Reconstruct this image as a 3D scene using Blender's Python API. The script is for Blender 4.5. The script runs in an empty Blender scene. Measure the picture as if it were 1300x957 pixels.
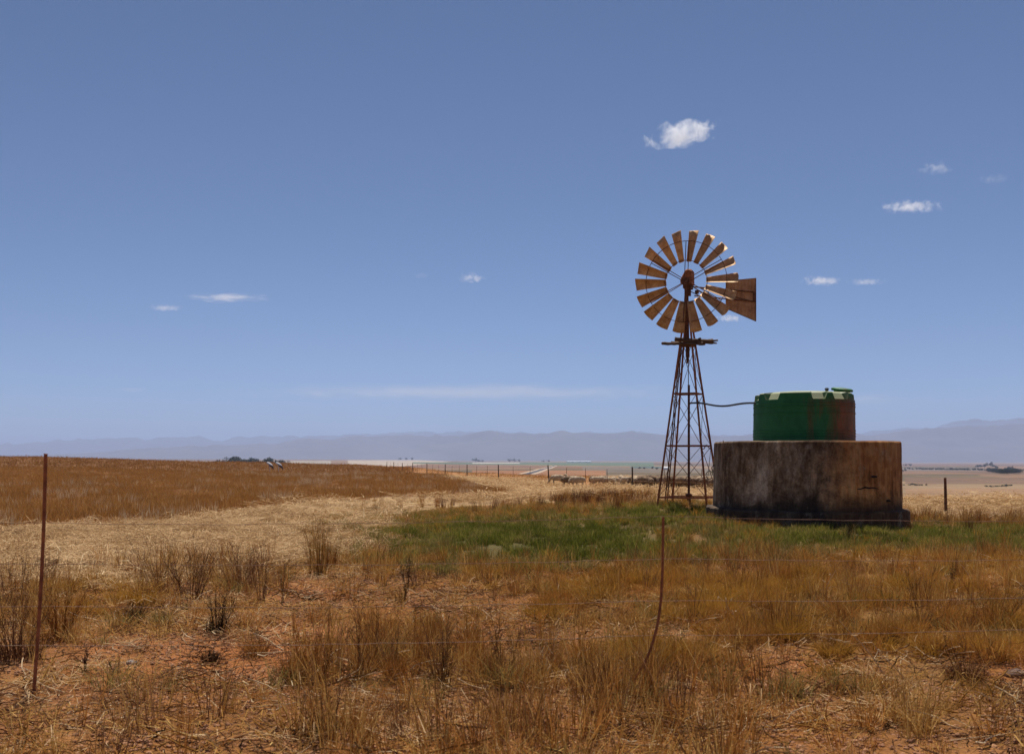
import bpy, bmesh, math, random
import numpy as np
from mathutils import Vector, Matrix, Euler

R = math.radians
rng = np.random.default_rng(11)
random.seed(5)
sc = bpy.context.scene
COL = sc.collection

# ------------------------------------------------------------------ camera, sky, sun, exposure
F = 1444.0          # focal length in photo pixels (photo 1300 wide)
Y0 = 584.0          # horizon row in the photo
CH = 1.55           # camera height
cam_d = bpy.data.cameras.new('camera')
cam_d.sensor_width = 36.0
cam_d.lens = 36.0 * F / 1300.0
cam_d.shift_y = (Y0 - 478.5) / 1300.0
cam_d.clip_start = 0.05
cam_d.clip_end = 120000.0
cam_d.dof.use_dof = True
cam_d.dof.focus_distance = 26.0
cam_d.dof.aperture_fstop = 5.6
cam = bpy.data.objects.new('camera', cam_d)
cam.location = (0, 0, CH)
cam.rotation_euler = (R(90), 0, 0)
COL.objects.link(cam)
sc.camera = cam

SUN_EL, SUN_AZ = 66.0, 5.0      # elevation, degrees to the right of the view direction (+Y)
world = bpy.data.worlds.new("World")
sc.world = world
world.use_nodes = True
wn = world.node_tree
wn.nodes.clear()
sky = wn.nodes.new('ShaderNodeTexSky')
sky.sky_type = 'NISHITA'
sky.sun_disc = False
sky.sun_elevation = R(SUN_EL)
sky.sun_rotation = R(SUN_AZ)
sky.altitude = 3000
sky.air_density = 0.7
sky.dust_density = 0.0
sky.ozone_density = 4.8
bg = wn.nodes.new('ShaderNodeBackground')
bg.inputs['Strength'].default_value = 0.073
wo = wn.nodes.new('ShaderNodeOutputWorld')
wn.links.new(sky.outputs[0], bg.inputs['Color'])
wn.links.new(bg.outputs[0], wo.inputs['Surface'])

sun_d = bpy.data.lights.new('sun', 'SUN')
sun_d.energy = 5.0
sun_d.angle = R(0.53)
sun_d.color = (1.0, 0.945, 0.87)
sun = bpy.data.objects.new('sun', sun_d)
sdir = Vector((math.sin(R(SUN_AZ)) * math.cos(R(SUN_EL)), math.cos(R(SUN_AZ)) * math.cos(R(SUN_EL)), math.sin(R(SUN_EL))))
sun.rotation_euler = (-sdir).to_track_quat('-Z', 'Y').to_euler()
sun.location = (0, 0, 50)
COL.objects.link(sun)

sc.view_settings.view_transform = 'Standard'
sc.view_settings.look = 'None'
sc.view_settings.gamma = 1.0
sc.view_settings.exposure = 0.33
sc.cycles.max_bounces = 5
sc.cycles.diffuse_bounces = 3
sc.cycles.volume_bounces = 2
sc.cycles.transparent_max_bounces = 12
sc.cycles.volume_step_rate = 1.0
sc.cycles.volume_max_steps = 64
sc.cycles.use_denoising = True

# ------------------------------------------------------------------ small helpers
def tag(o, label=None, cat=None, group=None, kind=None):
    if label: o['label'] = label
    if cat: o['category'] = cat
    if group: o['group'] = group
    if kind: o['kind'] = kind
    return o

def empty(name, loc=(0, 0, 0), rz=0.0):
    o = bpy.data.objects.new(name, None)
    o.location = loc
    o.rotation_euler = (0, 0, rz)
    o.empty_display_size = 0.2
    COL.objects.link(o)
    return o

def link_mesh(name, me, mat=None, parent=None, loc=None):
    o = bpy.data.objects.new(name, me)
    if mat is not None and not me.materials:
        me.materials.append(mat)
    COL.objects.link(o)
    if parent is not None: o.parent = parent
    if loc is not None: o.location = loc
    return o

def mesh_np(name, v, f, smooth=False):
    """v (n,3), f (m,k) numpy arrays, all faces the same size"""
    v = np.asarray(v, dtype=np.float32); f = np.asarray(f, dtype=np.int32)
    me = bpy.data.meshes.new(name)
    me.vertices.add(len(v)); me.vertices.foreach_set('co', v.ravel())
    k = f.shape[1]
    me.loops.add(f.size); me.loops.foreach_set('vertex_index', f.ravel())
    me.polygons.add(len(f))
    me.polygons.foreach_set('loop_start', np.arange(0, f.size, k, dtype=np.int32))
    me.polygons.foreach_set('loop_total', np.full(len(f), k, dtype=np.int32))
    me.polygons.foreach_set('use_smooth', np.full(len(f), smooth))
    me.update(calc_edges=True)
    return me

class MB:
    """collects boxes, tubes and lathes into one mesh"""
    def __init__(self):
        self.v = []; self.f = []
    def add(self, vs, fs):
        b = len(self.v)
        self.v += [tuple(p) for p in vs]
        self.f += [tuple(i + b for i in f) for f in fs]
        return self
    def box(self, c, s, rot=None):
        c = Vector(c); m = rot if rot is not None else Matrix.Identity(3)
        vs = [c + m @ Vector((x * s[0] / 2, y * s[1] / 2, z * s[2] / 2)) for x in (-1, 1) for y in (-1, 1) for z in (-1, 1)]
        return self.add(vs, [(0, 1, 3, 2), (4, 6, 7, 5), (0, 4, 5, 1), (2, 3, 7, 6), (0, 2, 6, 4), (1, 5, 7, 3)])
    def tube(self, pts, rad, n=6, cap=True, flat=1.0):
        pts = [Vector(p) for p in pts]
        if not hasattr(rad, '__len__'): rad = [rad] * len(pts)
        vs = []; fs = []
        up = None
        for i, p in enumerate(pts):
            a = pts[max(i - 1, 0)]; b = pts[min(i + 1, len(pts) - 1)]
            t = (b - a).normalized()
            if up is None:
                up = Vector((0, 0, 1)) if abs(t.z) < 0.9 else Vector((1, 0, 0))
            s = t.cross(up).normalized(); w = s.cross(t).normalized(); up = w
            for k in range(n):
                an = 2 * math.pi * (k + 0.5) / n
                vs.append(p + (s * math.cos(an) + w * math.sin(an) * flat) * rad[i])
        for i in range(len(pts) - 1):
            for k in range(n):
                a = i * n + k; b = i * n + (k + 1) % n
                fs.append((a, b, b + n, a + n))
        if cap:
            fs.append(tuple(range(n - 1, -1, -1)))
            fs.append(tuple(range((len(pts) - 1) * n, len(pts) * n)))
        return self.add(vs, fs)
    def beam(self, a, b, w, h=None):
        """angle-iron like bar with an L section"""
        a = Vector(a); b = Vector(b); t = (b - a).normalized()
        up = Vector((0, 0, 1)) if abs(t.z) < 0.95 else Vector((0, 1, 0))
        s = t.cross(up).normalized(); u = s.cross(t).normalized()
        h = h or w; th = w * 0.22
        prof = [(0, 0), (w, 0), (w, th), (th, th), (th, h), (0, h)]
        vs = [q + s * (x - w / 2) + u * (y - h / 2) for q in (a, b) for x, y in prof]
        fs = [(i, (i + 1) % 6, (i + 1) % 6 + 6, i + 6) for i in range(6)]
        fs += [(5, 4, 3, 2, 1, 0), (6, 7, 8, 9, 10, 11)]
        return self.add(vs, fs)
    def lathe(self, prof, n=24, c=(0, 0, 0), close=True):
        vs = []; fs = []
        for r, z in prof:
            for k in range(n):
                a = 2 * math.pi * k / n
                vs.append((c[0] + r * math.cos(a), c[1] + r * math.sin(a), c[2] + z))
        for i in range(len(prof) - 1):
            for k in range(n):
                fs.append((i * n + k, i * n + (k + 1) % n, (i + 1) * n + (k + 1) % n, (i + 1) * n + k))
        if close:
            fs.append(tuple(range(n - 1, -1, -1)))
            fs.append(tuple(range((len(prof) - 1) * n, len(prof) * n)))
        return self.add(vs, fs)
    def mesh(self, name, smooth=False):
        me = bpy.data.meshes.new(name)
        me.from_pydata([tuple(p) for p in self.v], [], self.f)
        if smooth:
            me.polygons.foreach_set('use_smooth', [True] * len(me.polygons))
        me.update()
        return me
    def build(self, name, mat, parent=None, smooth=False, loc=None, bevel=0):
        o = link_mesh(name, self.mesh(name, smooth), mat, parent, loc)
        if bevel:
            m = o.modifiers.new('bevel', 'BEVEL'); m.width = bevel; m.segments = 2; m.limit_method = 'ANGLE'
        return o

# ---- numpy value noise
def _hash(ix, iy, seed):
    h = (ix.astype(np.int64) * 374761393 + iy.astype(np.int64) * 668265263 + seed * 1442695041) & 0xFFFFFFFF
    h = ((h ^ (h >> 13)) * 1274126177) & 0xFFFFFFFF
    h = h ^ (h >> 16)
    return (h & 0xFFFFFF) / float(0xFFFFFF)
def vnoise(x, y, seed=0):
    x = np.asarray(x, float); y = np.asarray(y, float)
    ix = np.floor(x); iy = np.floor(y); fx = x - ix; fy = y - iy
    fx = fx * fx * (3 - 2 * fx); fy = fy * fy * (3 - 2 * fy)
    a = _hash(ix, iy, seed); b = _hash(ix + 1, iy, seed); c = _hash(ix, iy + 1, seed); d = _hash(ix + 1, iy + 1, seed)
    return (a * (1 - fx) + b * fx) * (1 - fy) + (c * (1 - fx) + d * fx) * fy
def fbm(x, y, o=4, seed=0):
    s = 0; a = 0.5; t = 0
    for i in range(o):
        s = s + a * vnoise(x * 2 ** i, y * 2 ** i, seed + i * 17); t += a; a *= 0.5
    return s / t
def sstep(a, b, x):
    t = np.clip((x - a) / (b - a), 0, 1)
    return t * t * (3 - 2 * t)

# ------------------------------------------------------------------ terrain height
HD = np.array([0, 8, 16, 19, 22, 24.5, 28, 32, 38, 46, 60, 80, 100, 170, 250, 400, 700, 1200, 2500, 6000, 14000, 60000.])
HU = np.array([-900, 0, 300, 440, 520, 600, 700, 800, 880, 1020, 1150, 1220, 1320, 2200.])
_far_r = [-10.5, -13, -16, -22, -26, -28, -60]
_far_m = [-4, -8, -11, -14, -12, -8, -20]
HZ = np.array([
    [0, 0, 0, 0, 0, 0, 0, 0, 0, 0, .05, .25, .5, 1.4, 2.4, -3, -12, -15, -8, 10, 30, 60],
    [0, 0, 0, 0, 0, 0, 0, 0, 0, 0, .05, .25, .5, 1.4, 2.3, -3, -12, -15, -8, 10, 30, 60],
    [0, 0, 0, 0, 0, 0, 0, 0, 0, 0, 0, .1, .2, .7, 1.1, -3, -12, -14, -8, 0, 10, 0],
    [0, 0, 0, 0, 0, 0, 0, 0, 0, 0, 0, .1, .15, .35, .5, -3, -9, -12, -14, 3, 0, -20],
    [0, 0, 0, 0, 0, 0, 0, 0, 0, 0, 0, 0, .05, .1, -.1, -3, -8, -11, -14, 2, -4, -20],
    [0, 0, 0, 0, .02, .05, .1, .1, .05, 0, 0, .05, .05, -.4, -1.4] + _far_m,
    [0, 0, 0, .03, .08, .15, .22, .2, .15, .1, 0, .1, 0, -.8, -2.0] + _far_m,
    [0, 0, 0, .05, .15, .27, .36, .34, .25, .15, .05, .1, -.1, -.9, -2.2] + _far_m,
    [0, 0, 0, .06, .19, .32, .44, .38, .27, .15, .05, 0, -.4, -2, -4, -6, -9, -12, -16, -16, -14, -30],
    [0, 0, 0, .05, .2, .31, .38, .3, .15, .05, -.3, -1, -2, -5, -7, -9, -12, -15, -20, -22, -22, -40],
    [0, 0, 0, .02, .12, .2, .2, .1, .05, 0, -.7, -1.8, -3, -6, -8] + _far_r,
    [0, 0, 0, 0, .02, .03, -.03, -.06, -.04, -.02, -.7, -1.8, -3, -6, -8] + _far_r,
    [0, 0, 0, 0, 0, -.02, -.06, -.08, -.05, -.03, -.7, -1.8, -3, -6, -8] + _far_r,
    [0, 0, 0, 0, 0, -.02, -.06, -.08, -.05, -.03, -.7, -1.8, -3, -6, -8] + _far_r,
])
_lHD = np.log(HD + 6.0)
def height(x, y):
    x = np.asarray(x, float); y = np.asarray(y, float)
    d = np.maximum(y, 0.35 * np.hypot(x, y)); d = np.maximum(d, 0.01)
    u = 650 + F * np.clip(x / d, -3, 3)
    ld = np.log(d + 6.0)
    i = np.clip(np.searchsorted(_lHD, ld) - 1, 0, len(HD) - 2)
    j = np.clip(np.searchsorted(HU, u) - 1, 0, len(HU) - 2)
    t = np.clip((ld - _lHD[i]) / (_lHD[i + 1] - _lHD[i]), 0, 1)
    s = np.clip((u - HU[j]) / (HU[j + 1] - HU[j]), 0, 1); s = s * s * (3 - 2 * s)
    z = (HZ[j, i] * (1 - t) + HZ[j, i + 1] * t) * (1 - s) + (HZ[j + 1, i] * (1 - t) + HZ[j + 1, i + 1] * t) * s
    near = 1 - sstep(25, 70, d)
    z = z + near * (0.10 * (fbm(x * 0.45, y * 0.45, 4, 3) - 0.5) + 0.035 * (fbm(x * 3.1, y * 3.1, 3, 9) - 0.5))
    far = sstep(350, 900, d)
    z = z + far * (7.0 * (fbm(x / 620.0, y / 760.0, 4, 21) - 0.5) + 9 * sstep(2000, 6000, d) * (fbm(x / 2600., y / 2600., 3, 31) - 0.5))
    return z
def hz(x, y):
    return float(height(np.array([x]), np.array([y]))[0])

def ground_at(u, v, dmin=4.0, dmax=60000.0):
    """world point on the terrain seen at photo pixel (u, v): first hit of the ray"""
    ds = np.exp(np.linspace(math.log(dmin), math.log(dmax), 6000))
    x = (u - 650) / F * ds
    zr = CH - (v - Y0) / F * ds
    g = height(x, ds)
    k = np.argmax(g >= zr)
    if g[k] < zr[k]: k = len(ds) - 1
    return float(x[k]), float(ds[k]), float(g[k])

def pix(x, y, z):
    return 650 + F * x / y, Y0 + F * (CH - z) / y

# ------------------------------------------------------------------ zones
# polygons of the ground cover: boundaries given as photo rows against columns, turned into world positions by projection
def interp(u, pts):
    xs, ys = zip(*pts)
    return np.interp(u, xs, ys)
FIELD_LOW = [(-400, 690), (0, 676), (120, 668), (200, 664), (300, 650), (400, 635), (520, 631), (620, 627), (652, 624)]
FIELD_RIGHT = [(508, 591), (550, 600), (592, 611), (642, 623), (652, 624)]
def zone_masks(x, y, z):
    u = 650 + F * x / np.maximum(y, .5); v = Y0 + F * (CH - z) / np.maximum(y, .5)
    n1 = fbm(x * .8, y * .8, 3, 41) - .5; n2 = fbm(x * .25, y * .25, 3, 51) - .5
    d = y
    near = d < 330
    vv = v + n1 * 16 * np.clip(20 / d, .1, 3); uu = u + n2 * 60 * np.clip(20 / d, .1, 2)
    top_r = interp(u, FIELD_RIGHT)
    field = near & (d > 20) & (vv < interp(u, FIELD_LOW)) & ((u < 500) | (vv > top_r)) & (u < 655)
    # fence line  x = 19.1 - .22 y
    beyond = near & (x > 19.1 - 0.22 * d) & (d > 60) & (u < 770)
    green = np.exp(-(((uu - 705) / 212) ** 2) ** 1.3 - (((vv - 687) / 31) ** 2) ** 1.4)
    green = np.maximum(green, np.exp(-(((uu - 1120) / 260) ** 4) - (((vv - 685) / 15) ** 4)))
    green = np.maximum(green, .8 * np.exp(-(((uu - 840) / 90) ** 4) - (((vv - 657) / 12) ** 4)))
    green = np.where(near, green, 0)
    # bare orange soil
    soil = np.zeros_like(u)
    for cu, cv, su, sv, a in ((230, 850, 260, 50, 1), (560, 775, 130, 35, .9), (400, 790, 120, 45, .7), (935, 728, 45, 11, 1.1), (1000, 850, 110, 22, 1), (1110, 722, 80, 6, .8),
                              (650, 900, 900, 40, .5), (1240, 740, 70, 8, .7), (160, 760, 80, 16, .5), (600, 745, 180, 20, .5), (1280, 850, 50, 20, .8), (330, 960, 400, 50, .6), (1000, 960, 400, 50, .6)):
        soil = np.maximum(soil, a * np.exp(-(((u - cu) / su) ** 2) - (((v - cv) / sv) ** 2)))
    soil = np.where(near, soil, 0)
    # pale straw
    low = interp(u, [(-400, 740), (0, 745), (200, 738), (400, 715), (470, 705), (490, 665), (560, 645), (700, 636), (1150, 640), (1160, 664), (1300, 662), (1700, 662)])
    straw = near & ~field & ~beyond & (vv < low)
    return u, v, field, beyond, green, soil, straw

def mixc(a, b, t):
    t = np.asarray(t)[..., None]
    return a * (1 - t) + b * t
C = lambda *c: np.array(c, float)
SOIL = C(.385, .145, .048); STRAW = C(.37, .245, .115); FIELD = C(.185, .088, .036); GREEN = C(.085, .085, .03)
DRYG = C(.25, .125, .042); BEY = C(.30, .14, .05); REDB = C(.28, .115, .045)
def ground_colour(x, y, z):
    u, v, field, beyond, green, soil, straw = zone_masks(x, y, z)
    n = len(x)
    nb = fbm(x * .6, y * .6, 4, 61)[:, None]; nf = fbm(x * 4, y * 4, 3, 71)[:, None]
    c = np.tile(DRYG, (n, 1)) * (.75 + .5 * nb)
    rb = sstep(.42, .6, nb[:, 0]) * (u < 900)
    c = mixc(c, REDB, rb * .7)
    st = STRAW * (.72 + .5 * nf) * (.85 + .3 * nb)
    # wheel tracks on the farm track: darker, redder
    trk = np.abs(((x + .22 * y) * .55) % 2 - 1)
    c = np.where(straw[:, None], st, c)
    tr = straw & (y > 28) & (u > 380) & (u < 760) & (y < 260)
    c = np.where((tr & (nb[:, 0] > .45))[:, None], mixc(c, C(.34, .20, .11), np.full(n, .35)), c)
    c = mixc(c, C(.30, .19, .10), (straw & (v > 655)) * sstep(.5, .62, nb[:, 0]) * .5)
    stripes = .5 + .5 * np.sin((x * .8 + y * .35) * 1.3)
    fc = FIELD * (.8 + .45 * nb) * (.9 + .2 * stripes[:, None])
    fc = mixc(fc, C(.25, .13, .06), sstep(.5, .7, fbm(x * .03, y * .012, 3, 91)) * .5)
    c = np.where(field[:, None], fc, c)
    c = np.where(beyond[:, None], BEY * (.85 + .35 * nb), c)
    c = mixc(c, GREEN * (.7 + .6 * nf), np.clip(green, 0, 1) * .9)
    c = mixc(c, SOIL * (.85 + .3 * nf), np.clip(soil * (.4 + 1.2 * nb[:, 0]), 0, 1))
    # ---- far fields (beyond ~300 m): cells of crop colours with straight borders
    far = y > 300
    if far.any():
        xf, yf = x[far], y[far]; uf, vf = u[far], v[far]
        sc1 = np.where(yf > 3500, 1800., 620.)
        wx = xf / sc1 + .35 * np.sin(yf / sc1 * 1.3); wy = yf / (sc1 * 1.5) + .3 * np.sin(xf / sc1 * .9)
        cell = _hash(np.floor(wx), np.floor(wy), 5)
        pal = np.array([[.30, .19, .11], [.26, .145, .08], [.34, .23, .13], [.21, .13, .075], [.28, .17, .10], [.32, .2, .105], [.17, .125, .07], [.27, .155, .085]])
        cf = pal[(cell * 7.99).astype(int)] * .68 * (.7 + .6 * fbm(xf / 90, yf / 140, 4, 81)[:, None])
        def patch(m, col, k=1.0):
            nonlocal cf
            cf = mixc(cf, np.array(col), np.asarray(m, float) * k)
        # bare pale field on the middle-left, green strips at its right and behind
        patch((yf < 9000) & (uf > 442) & (uf < 580) & (vf < 593) & (vf > 583.5) & (vf > 584 + (580 - uf) * -.0) & (vf < 593 - np.clip(uf - 500, 0, 100) * .10), (.36, .29, .22))
        patch((uf > 60) & (uf < 420) & (yf > 2200) & (yf < 5000) & (fbm(xf / 500, yf / 900, 2, 8) > .5), (.30, .25, .19))
        patch((uf > 525) & (uf < 830) & (vf < 590.5 + (uf - 700) * .012) & (vf > 586.8), (.10, .13, .075))
        patch((uf > 600) & (uf < 660) & (vf < 588.2) & (vf > 587.4), (.5, .45, .38))
        patch((uf > 740) & (uf < 900) & (vf < 600) & (vf > 592 + (uf - 740) * .02), (.15, .12, .09))
        patch((uf > 800) & (uf < 850) & (vf < 594.5) & (vf > 592), (.08, .10, .08))
        patch((uf > 600) & (uf < 770) & (vf < 607) & (vf > 597), (.25, .12, .055))
        patch((uf > 1150) & (vf > 620), (.25, .15, .08))
        patch((uf > 1150) & (vf > 606) & (vf < 614), (.16, .10, .065))
        patch((uf > 1140) & (uf < 1250) & (vf > 594.5) & (vf < 597.5), (.15, .12, .095))
        c[far] = cf
    return c

# ------------------------------------------------------------------ materials
def newmat(name):
    m = bpy.data.materials.new(name); m.use_nodes = True
    nt = m.node_tree
    for n in list(nt.nodes): nt.nodes.remove(n)
    out = nt.nodes.new('ShaderNodeOutputMaterial')
    return m, nt, out
def N(nt, kind, **kw):
    n = nt.nodes.new(kind)
    for k, v in kw.items():
        if k.startswith('i_'):
            n.inputs[k[2:].replace('_', ' ')].default_value = v
        else: setattr(n, k, v)
    return n
def ramp(nt, fac, stops, interp='LINEAR'):
    r = nt.nodes.new('ShaderNodeValToRGB'); r.color_ramp.interpolation = interp
    els = r.color_ramp.elements
    while len(els) < len(stops): els.new(0.5)
    for e, (p, c) in zip(els, stops):
        e.position = p; e.color = (*c, 1)
    nt.links.new(fac, r.inputs[0])
    return r.outputs[0]
def noise(nt, scale, detail=4, rough=.55, vec=None, dist=0.0):
    n = nt.nodes.new('ShaderNodeTexNoise')
    n.inputs['Scale'].default_value = scale; n.inputs['Detail'].default_value = detail
    n.inputs['Roughness'].default_value = rough; n.inputs['Distortion'].default_value = dist
    if vec is not None: nt.links.new(vec, n.inputs['Vector'])
    return n.outputs['Fac']
def coords(nt, scale=(1, 1, 1), out='Object'):
    tc = nt.nodes.new('ShaderNodeTexCoord'); mp = nt.nodes.new('ShaderNodeMapping')
    mp.inputs['Scale'].default_value = scale
    nt.links.new(tc.outputs[out], mp.inputs[0])
    return mp.outputs[0]
def mathn(nt, op, a, b=None):
    n = nt.nodes.new('ShaderNodeMath'); n.operation = op
    for i, q in enumerate((a, b)):
        if q is None: continue
        if isinstance(q, (int, float)): n.inputs[i].default_value = q
        else: nt.links.new(q, n.inputs[i])
    return n.outputs[0]
def mixrgb(nt, fac, a, b, mode='MIX'):
    n = nt.nodes.new('ShaderNodeMix'); n.data_type = 'RGBA'; n.blend_type = mode
    for sock, q in ((n.inputs[0], fac), (n.inputs[6], a), (n.inputs[7], b)):
        if isinstance(q, (int, float)): sock.default_value = q
        elif isinstance(q, tuple): sock.default_value = (*q, 1)
        else: nt.links.new(q, sock)
    return n.outputs[2]
def bsdf(nt, out, col, rough=.8, metal=0.0, bump=None, bstr=.3, bdist=.02, spec=.3):
    p = nt.nodes.new('ShaderNodeBsdfPrincipled')
    if isinstance(col, tuple): p.inputs['Base Color'].default_value = (*col, 1)
    else: nt.links.new(col, p.inputs['Base Color'])
    if isinstance(rough, (int, float)): p.inputs['Roughness'].default_value = rough
    else: nt.links.new(rough, p.inputs['Roughness'])
    p.inputs['Metallic'].default_value = metal
    p.inputs['Specular IOR Level'].default_value = spec
    if bump is not None:
        b = nt.nodes.new('ShaderNodeBump'); b.inputs['Strength'].default_value = bstr; b.inputs['Distance'].default_value = bdist
        nt.links.new(bump, b.inputs['Height']); nt.links.new(b.outputs[0], p.inputs['Normal'])
    nt.links.new(p.outputs[0], out.inputs['Surface'])
    return p

def mat_simple(name, c1, c2, scale=8, rough=.8, bstr=.25, bdist=.01, metal=0, spec=.3, stretch=(1, 1, 1), lo=.35, hi=.65):
    m, nt, out = newmat(name)
    v = coords(nt, stretch)
    n = noise(nt, scale, 6, .6, v)
    col = ramp(nt, n, [(lo, c1), (hi, c2)])
    bsdf(nt, out, col, rough, metal, n, bstr, bdist, spec)
    return m

def mat_grass(name, stops, transl=.35, rough=.75):
    """blade material: colour by blade and by tuft, thin leaves let some light through"""
    m, nt, out = newmat(name)
    geo = nt.nodes.new('ShaderNodeNewGeometry')
    at = nt.nodes.new('ShaderNodeAttribute'); at.attribute_type = 'INSTANCER'; at.attribute_name = 'tint'
    f = mathn(nt, 'ADD', mathn(nt, 'MULTIPLY', geo.outputs['Random Per Island'], .68), mathn(nt, 'MULTIPLY', at.outputs['Fac'], .32))
    col = ramp(nt, f, stops)
    d = nt.nodes.new('ShaderNodeBsdfDiffuse'); nt.links.new(col, d.inputs[0])
    t = nt.nodes.new('ShaderNodeBsdfTranslucent'); nt.links.new(col, t.inputs[0])
    mx = nt.nodes.new('ShaderNodeMixShader'); mx.inputs[0].default_value = transl
    nt.links.new(d.outputs[0], mx.inputs[1]); nt.links.new(t.outputs[0], mx.inputs[2])
    nt.links.new(mx.outputs[0], out.inputs['Surface'])
    return m

# ------------------------------------------------------------------ ground: one polar sheet to the horizon
def build_ground():
    a_in = np.linspace(-31, 31, 960)
    a_out = np.concatenate([np.linspace(-180, -31, 60)[:-1], a_in, np.linspace(31, 180, 60)[1:-1]])
    a = np.radians(a_out)
    vs = np.linspace(955, 606, 270)
    r1 = np.concatenate([[.6, 1.2, 2, 3, 4, 5], CH * F / (vs - Y0)])
    r1 = r1[r1 < 101]
    r2 = np.exp(np.linspace(math.log(102), math.log(60000), 330))
    r = np.concatenate([r1, r2])
    A, RR = np.meshgrid(a, r)
    k = 1.0
    x = (RR * np.sin(A)).ravel(); y = (RR * np.cos(A)).ravel()
    z = height(x, y)
    c = ground_colour(x, y, z)
    na, nr = len(a), len(r)
    idx = np.arange(na * nr).reshape(nr, na)
    q = np.stack([idx[:-1, :], np.roll(idx, -1, 1)[:-1, :], np.roll(idx, -1, 1)[1:, :], idx[1:, :]], -1).reshape(-1, 4)
    v = np.stack([x, y, z], 1)

    me = mesh_np('ground', v, q[:, ::-1], True)
    ca = me.color_attributes.new('cover', 'FLOAT_COLOR', 'POINT')
    ca.data.foreach_set('color', np.concatenate([c, np.ones((len(c), 1))], 1).astype(np.float32).ravel())
    m, nt, out = newmat('soil_and_fields')
    at = N(nt, 'ShaderNodeAttribute', attribute_name='cover')
    vec = coords(nt)
    cd = nt.nodes.new('ShaderNodeTexCoord'); ln = nt.nodes.new('ShaderNodeVectorMath'); ln.operation = 'LENGTH'
    nt.links.new(cd.outputs['Object'], ln.inputs[0])
    nearf = nt.nodes.new('ShaderNodeMapRange'); nearf.inputs['From Min'].default_value = 20; nearf.inputs['From Max'].default_value = 90
    nearf.inputs['To Min'].default_value = 1; nearf.inputs['To Max'].default_value = 0
    nt.links.new(ln.outputs['Value'], nearf.inputs['Value'])
    n1 = noise(nt, 9, 8, .7, vec); n2 = noise(nt, 45, 5, .7, vec); n3 = noise(nt, .6, 5, .6, vec); n4 = noise(nt, .012, 6, .6, vec)
    g = mathn(nt, 'ADD', mathn(nt, 'MULTIPLY', n1, .6), mathn(nt, 'MULTIPLY', n2, .4))
    k1 = ramp(nt, g, [(.3, (.45, .45, .45)), (.5, (1, 1, 1)), (.7, (1.5, 1.45, 1.35))])
    col = mixrgb(nt, nearf.outputs[0], at.outputs['Color'], mixrgb(nt, 1.0, at.outputs['Color'], k1, 'MULTIPLY'))
    k2 = ramp(nt, n3, [(.3, (.78, .78, .78)), (.7, (1.2, 1.2, 1.2))])
    col = mixrgb(nt, 1.0, col, k2, 'MULTIPLY')
    k3 = ramp(nt, n4, [(.35, (.8, .8, .8)), (.65, (1.18, 1.18, 1.18))])
    col = mixrgb(nt, 1.0, col, k3, 'MULTIPLY')
    p = bsdf(nt, out, col, .95, 0, None, spec=.1)
    b = nt.nodes.new('ShaderNodeBump'); b.inputs['Distance'].default_value = .05
    nt.links.new(mathn(nt, 'MULTIPLY', nearf.outputs[0], .9), b.inputs['Strength'])
    nt.links.new(g, b.inputs['Height']); nt.links.new(b.outputs[0], p.inputs['Normal'])
    o = link_mesh('ground', me, m)
    tag(o, kind='structure')
build_ground()

# ------------------------------------------------------------------ mountains
def build_range(name, prof, r0, r1, seed, col, rel=.35):
    """a long mountain ridge as a heightfield, prof = (photo column, photo row of the crest)"""
    us = np.linspace(-500, 1800, 700)
    ang = np.arctan((us - 650) / F)
    t = np.linspace(0, 1, 60)
    A, T = np.meshgrid(ang, t)
    rr = r0 + (r1 - r0) * T
    x = rr * np.tan(A); y = rr
    crest_d = r0 + (r1 - r0) * .62
    H = (Y0 - np.interp(650 + F * np.tan(A), *zip(*prof))) / F * crest_d + CH
    shape = np.where(T < .62, (T / .62) ** 1.25, 1 - ((T - .62) / .38) ** 1.6)
    rid = 1 - np.abs(2 * fbm(x / 900, y / 1600, 5, seed) - 1)
    z = -60 + (H + 60) * shape * (1 - rel * (1 - rid) * 4 * T * (1 - T)) + 18 * (fbm(x / 260, y / 400, 4, seed + 5) - .5) * np.minimum(shape * 3, 1) * (H / 200).clip(.1, 2)
    v = np.stack([x.ravel(), y.ravel(), z.ravel()], 1)
    na, nr = len(us), len(t); idx = np.arange(na * nr).reshape(nr, na)
    q = np.stack([idx[:-1, :-1], idx[:-1, 1:], idx[1:, 1:], idx[1:, :-1]], -1).reshape(-1, 4)
    me = mesh_np(name, v, q, True)
    m = mat_simple(name + '_rock', tuple(.7 * k for k in col), col, .002, .95, 0)
    return tag(link_mesh(name, me, m), kind='structure')
build_range('far_mountains', [(-600, 566), (0, 562), (100, 556), (200, 552), (290, 553), (340, 549), (420, 552), (500, 547), (600, 546), (700, 548), (800, 546), (900, 551), (1000, 549), (1080, 546),
                          (1130, 545), (1200, 534), (1240, 531), (1270, 526), (1300, 521), (1400, 510), (1800, 500)], 24000, 30000, 7, (.10, .09, .075))
build_range('mountains', [(-600, 580), (0, 579), (100, 575), (220, 566), (330, 560), (420, 553), (480, 552), (560, 551.5), (600, 547), (650, 543.5), (690, 545), (712, 541.5), (745, 544), (770, 546.5), (800, 543.5), (850, 548),
                          (900, 553), (960, 551), (1050, 547), (1100, 549), (1150, 544), (1210, 541), (1260, 539), (1300, 536), (1400, 530), (1800, 520)], 14500, 18500, 13, (.12, .10, .08))

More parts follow.
